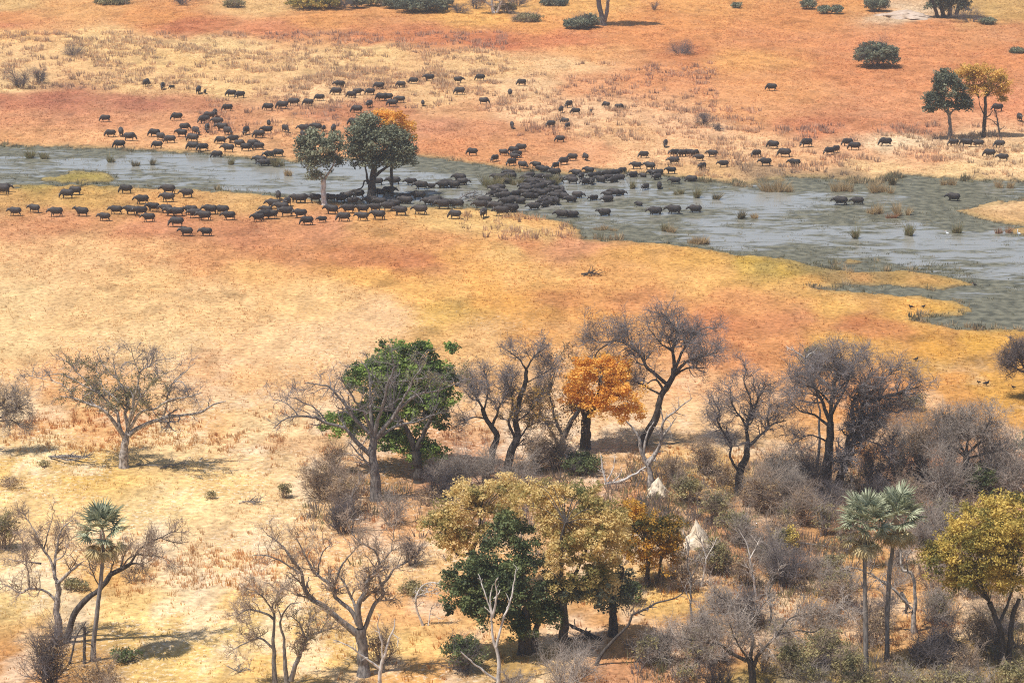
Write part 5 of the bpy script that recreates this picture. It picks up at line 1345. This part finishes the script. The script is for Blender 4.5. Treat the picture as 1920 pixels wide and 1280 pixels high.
FS = [(1642,126,78,40,'greyg','dark grey-green bush alone on the orange far plain'), (1085,54,54,16,'greyg','low dark bush at the foot of the pale two-stemmed trunk'), (1108,52,30,22,'greyg','dark sprig bush touching the pale two-stemmed trunk'), (592,16,100,22,'gold','golden-green bush in the distant bush line, centre left'), (640,18,50,20,'thicket','grey thorny bush in the distant bush line'),
 (668,16,34,22,'greyg','dark small bush in the distant bush line right of the grey thorny one'), (790,22,96,26,'greyg','rounded dark green bush mound in the distant bush line'), (740,16,44,20,'greyg','dark bush left of the rounded dark green mound'), (340,10,46,14,'thicket','grey low scrub at the top edge, left'), (210,8,60,10,'olive','faint olive scrub at the top edge, far left'),
 (440,14,40,12,'olive','small yellow-green bush at the top edge, left of centre'), (860,26,40,14,'thicket','grey scrub right of the rounded dark green mound'), (948,24,40,16,'olive','yellow-green bush right of the top edge grey tree'), (1040,10,50,10,'greyg','low dark bush at the top edge left of the pale trunk'), (990,40,50,12,'olive','low yellow-green scrub left of the pale two-stemmed trunk'),
 (1226,20,14,14,'thicket','tiny dark bush on the far plain right of the pale trunk'), (1381,16,16,9,'greyg','tiny green bush on the far plain, top'), (1515,18,30,16,'greyg','small dark round bush on the far plain, top'), (1547,26,24,13,'greyg','small grey-green bush, middle of three on the far plain top'), (1569,27,20,14,'greyg','small grey-green bush, rightmost of three on the far plain top'),
 (1642,22,44,24,'greyg','grey-green bush left of the pale sand mound'), (1820,42,60,18,'thicket','dark scrub right of the tree on the sand mound'), (1850,46,30,10,'greyg','low dark sprigs at the right end of the sand mound'), (1275,103,70,9,'thicket','flat grey weedy patch on the orange far plain'), (1908,100,26,8,'greyg','dark low bush at the right edge of the far plain'),
 (40,165,60,30,'thicket','grey dry brush at the left edge of the pale far grass'), (75,158,30,26,'thicket','grey dry brush right of the left edge brush'), (140,105,50,12,'thicket','faint grey weed row in the far pale grass'), (1320,235,40,22,'thicket','grey weed clump in the far grass left of the lone trees'), (1345,245,30,16,'thicket','dark grey weed clump right beside the grey weed clump'),
 (1085,45,16,10,'greyg','tiny dark sprig left of the pale two-stemmed trunk')]
FS += [(700, 12, 40, 16, 'olive', 'olive bush between two dark bushes of the top bush line'), (830, 14, 40, 18, 'greyg', 'dark bush behind the rounded dark green mound'), (890, 18, 50, 22, 'thicket', 'grey thorn bush left of the top edge grey tree'),
 (970, 12, 50, 22, 'thicket', 'grey bush right of the top edge grey tree')]
for (a, b, w_, h_, k_, lab) in FS:
    shrub(lab, a, b, w_, h_, k_, group='far bushes', far=True)

# ------------------------------------------------------------------ reed clumps in the water
def reed_clump(label, u0, v0, w_px, h_px, c, group='reed clumps in the river'):
    g, r = spot(u0, v0)
    s = float((g[1] * CP + CAM_H * SP) / FPX)
    n = int(110 + 9 * w_px)
    m = max(3, int(w_px / 6))
    R, H = w_px * s / 2, 1.3 * h_px * s
    bx = RNG.uniform(-1, 1, m) * R; by = RNG.normal(0, .35, m) * R; bh = RNG.uniform(.45, 1.1, m); bl = RNG.normal(0, .25, m)
    i = RNG.integers(0, m, n)
    az = RNG.uniform(0, 2 * np.pi, n); q = np.abs(RNG.normal(0, .24, n)) * max(R * .6, .35)
    b = np.stack([bx[i] + np.cos(az) * q, by[i] + np.sin(az) * q, np.full(n, -.15)], 1)
    h = H * bh[i] * RNG.uniform(.35, 1.1, n); ln = h * RNG.uniform(.05, .7, n)
    t = b + np.stack([np.cos(az) * ln + bl[i] * h, np.sin(az) * ln, h], 1)
    wa = RNG.uniform(0, np.pi, n); side = np.stack([np.cos(wa), np.sin(wa), 0 * wa], 1) * .045
    V = np.stack([b - side, b + side, t], 1).reshape(-1, 3)
    mixc = np.where(RNG.uniform(0, 1, (n, 1)) < .35, np.array([[.42, .32, .18]]), np.array(c)[None])
    cc = np.repeat(mixc * RNG.uniform(.65, 1.3, (n, 1)), 3, 0)
    o = mesh_np('reed_clump', V, np.arange(n * 3).reshape(-1, 3), M['grass'], attrs={'col': np.clip(cc, 0, .9)})
    o.location = g
    return tag(o, label, 'reeds', group)
TAN_, OLV_, DRK_ = (.58, .42, .23), (.26, .24, .11), (.15, .14, .085)
for (a, b, w_, h_, c_, lab) in [
 (918,348,44,26,OLV_,'broad olive reed clump left of the ford, beside wading buffalo'), (975,345,34,22,OLV_,'olive reed clump in the thick of the ford'), (1035,345,30,20,OLV_,'small olive reed clump at the upper edge of the ford'), (525,310,26,26,OLV_,'olive reed clump left of the green riverside tree'), (538,328,18,14,TAN_,'small tan reed tuft left of the green riverside tree'),
 (52,295,16,20,OLV_,'olive reed tuft in the left channel, first from the left'), (82,296,20,22,OLV_,'olive reed tuft in the left channel, second from the left'), (208,303,14,18,OLV_,'thin olive reed tuft in the left channel below the upper bank'), (255,310,10,16,DRK_,'dark thin reed tuft in the left channel, left of a pair'), (285,308,12,16,DRK_,'dark thin reed tuft in the left channel, right of a pair'), (435,308,14,16,OLV_,'olive reed tuft in the left channel near the wading buffalo'),
 (1460,357,54,26,TAN_,'broad tan reed clump on the upper shore right of the ford'), (1577,356,44,22,TAN_,'tan reed clump on the upper shore, middle of three'), (1648,358,40,26,TAN_,'tan reed clump on the upper shore, rightmost of three'), (1672,345,14,30,DRK_,'dark upright reeds between two tan clumps on the upper shore'), (1300,455,36,16,TAN_,'tan reed tuft on the lower shore right of centre'), (1318,455,22,18,TAN_,'taller tan reed tuft on the lower shore right of centre'),
 (1640,400,26,24,TAN_,'tan reed clump in the water below the two walking buffalo'), (1693,403,22,26,TAN_,'tan reed clump in the water left of the orange islet'), (1668,406,24,12,(.45,.22,.12),'low rusty reed patch between two tan clumps in the water'), (1605,445,10,26,OLV_,'thin olive reed spike in the open right channel'), (1705,440,18,22,OLV_,'yellow-green reed tuft in the open right channel'), (1795,435,16,20,OLV_,'olive reed tuft below the orange islet'),
 (1388,408,12,18,DRK_,'dark reed spike in the water, left of a pair'), (1412,408,16,16,TAN_,'tan reed spike in the water, right of a pair'), (1240,432,10,18,OLV_,'thin reed tuft near the lower shore, left of a pair'), (1258,434,12,18,TAN_,'thin tan reed tuft near the lower shore, right of a pair'), (1270,362,26,16,OLV_,'olive reeds beside the right end of the herd'), (1300,370,18,20,OLV_,'upright olive reeds right of the herd in the water'),
 (1130,430,46,10,TAN_,'low tan reed row near the lower shore by the ford'), (1880,436,24,14,(.45,.22,.12),'rusty grass patch at the right edge behind the white egret'), (1185,352,14,16,OLV_,'small olive reed tuft inside the right part of the ford'), (1340,372,12,16,DRK_,'dark reed tuft right of the upright olive reeds'), (1775,345,30,16,TAN_,'tan reeds on the upper shore near the lone wading buffalo'), (1880,350,34,18,TAN_,'tan reeds on the upper shore at the right edge')]:
    reed_clump(lab, a, b, w_, h_, c_)

# ------------------------------------------------------------------ birds
def bird(label, u0, v0, size, az, mat, legs=True, neck=0.0):
    g, r = spot(u0, v0)
    t = thing('bird', g, label, 'bird', rz=math.radians(az))
    bm = bmesh.new()
    z = size * (0.45 + 0.45 * (neck > 0))
    loft(bm, [(-.62 * size, 0, z - .05 * size), (-.3 * size, 0, z), (0, 0, z + .03 * size), (.25 * size, 0, z + .1 * size), (.36 * size, 0, z + .3 * size + neck * .5), (.42 * size, 0, z + .46 * size + neck), (.52 * size, 0, z + .44 * size + neck)],
         [.05 * size, .15 * size, .24 * size, .18 * size, .08 * size, .09 * size, .03 * size], [.03 * size, .15 * size, .25 * size, .2 * size, .08 * size, .09 * size, .03 * size], 9)
    for s in (-1, 1):
        loft(bm, [(0.02 * size, s * .08 * size, z - .1 * size), (.04 * size, s * .08 * size, z * .4), (.0, s * .08 * size, 0)], [.04 * size, .025 * size, .03 * size], [.04 * size, .025 * size, .03 * size], 6)
    me = bpy.data.meshes.new('body'); bm.to_mesh(me); bm.free(); me.materials.append(M[mat])
    me.polygons.foreach_set('use_smooth', np.ones(len(me.polygons), bool))
    o = bpy.data.objects.new('body', me); COL.objects.link(o); o.parent = t
    bm = bmesh.new(); loft(bm, [(.49 * size, 0, z + .45 * size + neck), (.66 * size, 0, z + .4 * size + neck), (.8 * size, 0, z + .33 * size + neck)], [.04 * size, .03 * size, .008 * size], [.05 * size, .035 * size, .008 * size], 6)
    me = bpy.data.meshes.new('bill'); bm.to_mesh(me); bm.free(); me.materials.append(M['bill'])
    o = bpy.data.objects.new('bill', me); COL.objects.link(o); o.parent = t
bird('white egret standing in the grass at the right edge of the river', 1910, 444, .62, 200, 'bird_white', neck=.35)
bird('white egret wading alone in the open right channel', 1776, 442, .5, 180, 'bird_white', neck=.15)
for a, b, s, az, lab in [(1708,580,.62,180,'black ground bird on the grass spit, left of a pair'), (1731,579,.55,0,'black ground bird on the grass spit, right of a pair'), (1845,614,.4,180,'small dark bird at the muddy shore below the grass spit'), (1717,678,.62,20,'black ground bird with red bill on the plain above the grey bushes'),
 (1835,720,.45,180,'small dark bird left of the larger one, lower right plain'), (1849,724,.7,0,'larger black ground bird on the lower right plain'), (1900,730,.5,180,'black ground bird nearest the right edge, lower right plain'), (1828,535,.5,180,'dark bird at the tip of the marshy strip')]:
    bird(lab, a, b, s, az, 'bird_dark')
# ------------------------------------------------------------------ the buffalo herd
# each row of the herd: (where, crop key, "x,y,heading,pose[,size] ..."), read in enlarged crops of the photograph
CROP = {'A': (0, 100, 3.5556), 'B': (480, 120, 4.0), 'C': (840, 180, 4.0), 'D': (1200, 100, 2.6667)}
HERD = [
 ('in far pale grass, upper left', 'A', '977,224,90,g 1085,245,270,g 1145,242,180,g,.6 1325,272,90,s 1367,274,90,s,.6 1540,294,180,g 1600,303,200,g 1515,390,180,g'),
 ('in upper group left of trees', 'A', '1435,428,270,s 1392,442,190,g 1360,470,200,g 1450,484,180,s 1382,527,270,g 1235,517,0,g 1308,547,330,g 1478,520,185,s 1520,550,330,g 1640,547,270,g'),
 ('on reddish grass at far left', 'A', '700,460,180,g 1178,450,180,g 735,562,180,g 808,556,90,s 868,585,0,g'),
 ('on the upper left bank', 'A', '795,637,180,g 1028,560,180,g 1075,585,330,g 1048,637,180,g 1133,602,180,g 1210,563,180,s 1285,596,180,g'),
 ('crowding the upper left water edge', 'A', '1285,652,180,g 1350,657,180,g 1470,607,180,g 1555,600,200,s 1600,630,0,g 1445,688,180,g 1520,662,180,s 1645,655,0,g 1690,632,0,s'),
 ('left of the green riverside tree', 'B', '28,742,180,w 60,758,180,w 112,757,180,w 165,700,180,g 100,716,200,w'),
 ('on the near left bank, back rows', 'A', '32,930,0,w 14,945,180,w 445,970,180,g 500,947,180,g 838,939,180,g 1120,942,180,w 1245,967,180,w 1118,995,190,w 945,1009,180,w'),
 ('in the near left file', 'A', '100,1086,180,w 228,1064,180,w 372,1092,180,w 545,1090,180,u 695,1120,180,w,.82 772,1077,180,w 870,1080,180,w 935,1087,180,w 1020,1060,180,w'),
 ('in the near left bank knot', 'A', '990,1127,180,w 1105,1070,180,w 1140,1087,180,w 1180,1090,180,w 1270,1080,180,w 1300,1102,180,w 1360,1117,180,w 1400,1077,180,w 1480,1077,180,w 1525,1114,180,w'),
 ('at the front of near left bank', 'A', '1175,1160,180,g 1240,1222,180,w 1372,1222,180,w,.85'),
 ('in far upper pale grass, centre left', 'B', '625,184,200,s 600,237,180,g 475,280,180,g 390,320,180,g 280,320,180,g 195,342,180,g 90,352,180,g'),
 ('in far pale grass above trees', 'B', '765,238,0,s 715,260,180,g 855,237,180,g 920,193,180,g 850,332,250,s 985,278,180,s 940,282,180,g 1080,295,180,s 1020,324,180,g 755,372,180,g'),
 ('in far upper pale grass, centre right', 'B', '1085,180,180,g 1180,154,180,g 1298,132,180,s 1252,318,90,g,.8 1525,234,180,g 1520,147,0,s 1680,132,180,g 1905,246,90,g 1990,167,180,g 1712,306,0,g'),
 ('on orange grass above the green tree', 'B', '97,478,270,s 80,527,180,s 222,517,300,g 358,517,180,s 350,562,270,g 450,507,180,s 410,537,180,g 582,522,90,s 508,510,90,g,.8 20,560,180,g 20,647,180,g 732,468,180,g'),
 ('in shaded water right of dark tree', 'B', '905,905,180,w 1030,897,180,w 1160,902,180,w 1235,932,180,w 1310,926,180,w,.65 930,985,180,w 1000,965,0,w 1215,1012,180,w 1110,1020,180,w'),
 ('in riverside tree shade', 'B', '168,1022,90,s 232,1075,250,s 300,1040,180,w 345,1047,0,s 440,1040,180,s 555,1040,180,s 630,1030,180,s 680,1012,0,s 760,997,180,g 730,1062,0,s 860,1040,180,s 930,1050,180,s 1120,1042,180,s 1040,1060,180,s'),
 ('in the file below pale trunk', 'B', '565,1132,180,w 690,1122,180,w 795,1122,180,w 890,1112,180,w 990,1108,180,w 1080,1140,180,w 1230,1132,180,w'),
 ('in front file below dark tree', 'B', '380,1212,180,g 495,1192,190,w,.75 655,1187,180,g 795,1180,180,w 915,1172,180,w 1490,1167,180,g'),
 ('left of the pale trunk', 'B', '130,1088,180,w 75,1130,180,w 190,1112,180,w 225,1147,180,w 330,1157,180,w 60,1170,180,w 15,1187,180,w 110,1165,180,w'),
 ('on near bank right of dark tree', 'B', '1290,1050,180,w 1350,1062,180,w 1400,1092,180,w 1345,1045,0,w 1505,1087,180,w 1430,1060,180,w'),
 ('in water left of the driftwood', 'B', '1430,917,180,w 1400,925,180,w 1525,872,180,w 1552,902,0,w 1480,925,180,w'),
 ('on the near shore below the driftwood', 'C', '240,857,180,w 310,832,180,w 365,867,200,w 265,917,250,w 400,902,180,w 475,867,180,w 440,812,180,w 275,800,180,w'),
 ('on the upper bank above the ford', 'C', '180,450,180,g 350,495,210,g 418,452,0,g 545,420,180,g 500,482,330,w 475,527,180,g 562,548,290,g 490,440,180,g 515,470,200,w'),
 ('on the orange bank above the ford', 'C', '660,547,180,w 695,552,0,w 727,567,330,w 805,552,200,g 865,522,210,g 930,490,180,g 1030,487,180,g'),
 ('on the far plain above the ford', 'C', '838,350,180,g 770,237,180,g 875,212,180,g 895,250,200,g 480,247,260,g 848,130,90,s 905,92,180,g 955,142,180,g 1072,137,270,s,.75 1185,92,180,g 1285,107,0,g 1465,470,180,g 1630,387,240,g'),
 ('in the left water of the ford', 'C', '365,622,180,w 455,600,180,w 440,652,180,w 400,630,0,w 390,702,180,w 350,712,180,w 470,618,180,w'),
 ('packed along the ford upper edge', 'C', '615,607,180,w 690,622,0,w 800,592,180,w 825,652,180,w 640,650,180,w 750,622,180,w 590,640,180,w'),
 ('packed in the upper middle ford', 'C', '590,690,180,w 640,682,180,w 700,692,0,w 740,682,180,w 655,705,180,w 560,702,200,w 770,670,180,w 620,660,180,w 700,655,180,w'),
 ('packed in the middle of the ford', 'C', '540,742,180,w 500,752,200,w 600,772,180,w 640,762,180,w 700,742,180,w 745,732,0,w 800,712,180,w 860,712,90,w 575,745,180,w 660,735,180,w 590,715,180,w'),
 ('packed in the lower middle ford', 'C', '800,762,180,w 835,742,0,w 720,782,200,w 760,795,180,w 535,802,180,w 460,802,180,w 430,762,180,w 390,762,180,w 330,752,180,w 500,785,180,w 410,735,180,w'),
 ('in front of the packed ford', 'C', '640,847,180,w 725,827,200,w 770,807,90,w 812,807,90,w 490,862,90,w 920,792,180,w 870,767,180,w 700,810,180,w'),
 ('in upper line right of the ford', 'C', '960,590,180,w 1055,575,180,w 1140,592,180,w 1195,597,180,w 1255,582,180,w 1305,572,180,w 1385,602,180,w 1460,602,180,w,.8 1410,550,200,s 1510,557,180,w'),
 ('in second line right of ford', 'C', '930,652,180,w 1000,612,200,w 1030,657,220,w 1080,657,240,w 1140,642,180,w 1080,612,180,w 920,622,180,w 1240,642,180,w 1285,622,180,w 1200,630,180,w'),
 ('in open water right of ford', 'C', '975,757,330,w 1090,777,180,w 1195,787,180,w 1240,742,180,w 1195,747,180,w 1295,737,0,w 1480,697,180,w 1585,687,90,w 1700,652,180,w 1430,817,90,w,.8'),
 ('at the right end of ford', 'C', '1535,587,180,w 1575,590,180,w 1565,622,250,w 1695,462,180,w 1690,517,180,w 1670,587,180,w 1755,460,180,g'),
 ('in the lower shore file', 'C', '850,907,180,w 930,905,180,w 1170,892,180,u 1550,882,180,w 1690,877,180,w 1850,867,180,w'),
 ('on pale bank right of ford', 'D', '275,517,0,g 240,517,180,g 295,542,180,w 310,587,240,w 360,522,180,w 415,572,180,w 255,637,180,g'),
 ('on pale grass right of the bank', 'D', '580,522,210,g 663,479,180,g 720,522,180,g 830,472,200,g 625,567,180,w 770,572,180,w 945,510,200,g 978,500,230,g 1035,467,180,g 1070,487,180,g 1225,467,180,g'),
 ('below the two far right trees', 'D', '1565,467,180,g 1630,470,180,g 1690,470,180,w 1795,474,180,g 1812,542,180,w 1745,522,180,g'),
 ('near the far right trees', 'D', '1785,294,180,g 1897,342,270,s'),
 ('alone on the far orange plain', 'D', '655,190,180,g'),
 ('in the right channel, walking left', 'D', '1000,754,180,w 1085,752,180,w 1565,734,180,w'),
]
ORD = ['first', 'second', 'third', 'fourth', 'fifth', 'sixth', 'seventh', 'eighth', 'ninth', 'tenth', 'eleventh', 'twelfth', 'thirteenth', 'fourteenth', 'fifteenth']
brng = np.random.default_rng(3)
nb = 0
for where, key, txt in HERD:
    ox, oy, k = CROP[key]
    rows = []
    for e in txt.split():
        q = e.split(',')
        rows.append((ox + float(q[0]) / k, oy + float(q[1]) / k, float(q[2]), q[3], float(q[4]) if len(q) > 4 else 1.0))
    rows.sort()
    for i, (px, py, hd, ps, sz) in enumerate(rows):
        g = ground(px, py)
        r = float(river_mask(np.array([px]), np.array([py]))[0])
        wet = r > 0.35
        if wet:
            g = ground(px, py + 1.5, WATER_Z); g[2] = WATER_Z - brng.uniform(0.15, 0.36)
        else:
            g[2] = float(ground_z(g[0], g[1])) - 0.03
        v_ = {'g': ('graze', int(brng.integers(2))), 'w': ('walk', int(brng.integers(3))), 's': ('walk', 0), 'u': ('up', 0)}[ps]
        bm_, hm_ = BUFF[v_]
        side = 'leftward' if 120 < hd < 225 else 'rightward' if hd < 60 or hd > 310 else 'facing away' if hd <= 120 else 'facing us'
        verb = 'wading' if wet else {'g': 'grazing', 'w': 'walking', 's': 'standing', 'u': 'walking'}[ps]
        pos = '' if len(rows) == 1 else ', ' + ORD[i] + ' from left'
        lab = ('small ' if sz < 0.9 else '') + 'black buffalo ' + ('with raised head ' if ps == 'u' else '') + verb + ' ' + side + pos + ' ' + where
        t = thing('buffalo', g, lab, 'buffalo', 'the buffalo herd', math.radians(hd + brng.normal(0, 22 if 'ford' in where else 8)))
        s = (0.79 if 'ford' in where else 0.91) * sz * brng.uniform(0.90, 1.08)
        t.scale = (s * 0.96, s * brng.uniform(.95, 1.05), s * 1.06)
        for nm, me in (('body', bm_), ('horns', hm_)):
            c = bpy.data.objects.new(nm, me); COL.objects.link(c); c.parent = t
        nb += 1
print('buffalo', nb)
# ------------------------------------------------------------------ haze in the air
def haze(x0, x1, y0, y1, z0, z1, density):
    V = [(x, y, z) for x in (x0, x1) for y in (y0, y1) for z in (z0, z1)]
    F = [[0, 1, 3, 2], [4, 6, 7, 5], [0, 4, 5, 1], [2, 3, 7, 6], [0, 2, 6, 4], [1, 5, 7, 3]]
    m, nt, p = new_mat('haze_air')
    nt.nodes.remove(p)
    vol = nt.nodes.new('ShaderNodeVolumePrincipled')
    vol.inputs['Color'].default_value = (0.82, 0.87, 0.95, 1)
    vol.inputs['Density'].default_value = density
    nt.links.new(vol.outputs[0], nt.nodes['Material Output'].inputs['Volume'])
    o = mesh_np('haze', np.array(V, float), np.array(F), m)
    return tag(o, 'thin pale blue haze hanging over the whole plain', 'haze', kind='stuff')
haze(-9100, 9100, -3100, 12100, -3.2, CAM_H + 6, 0.00013)
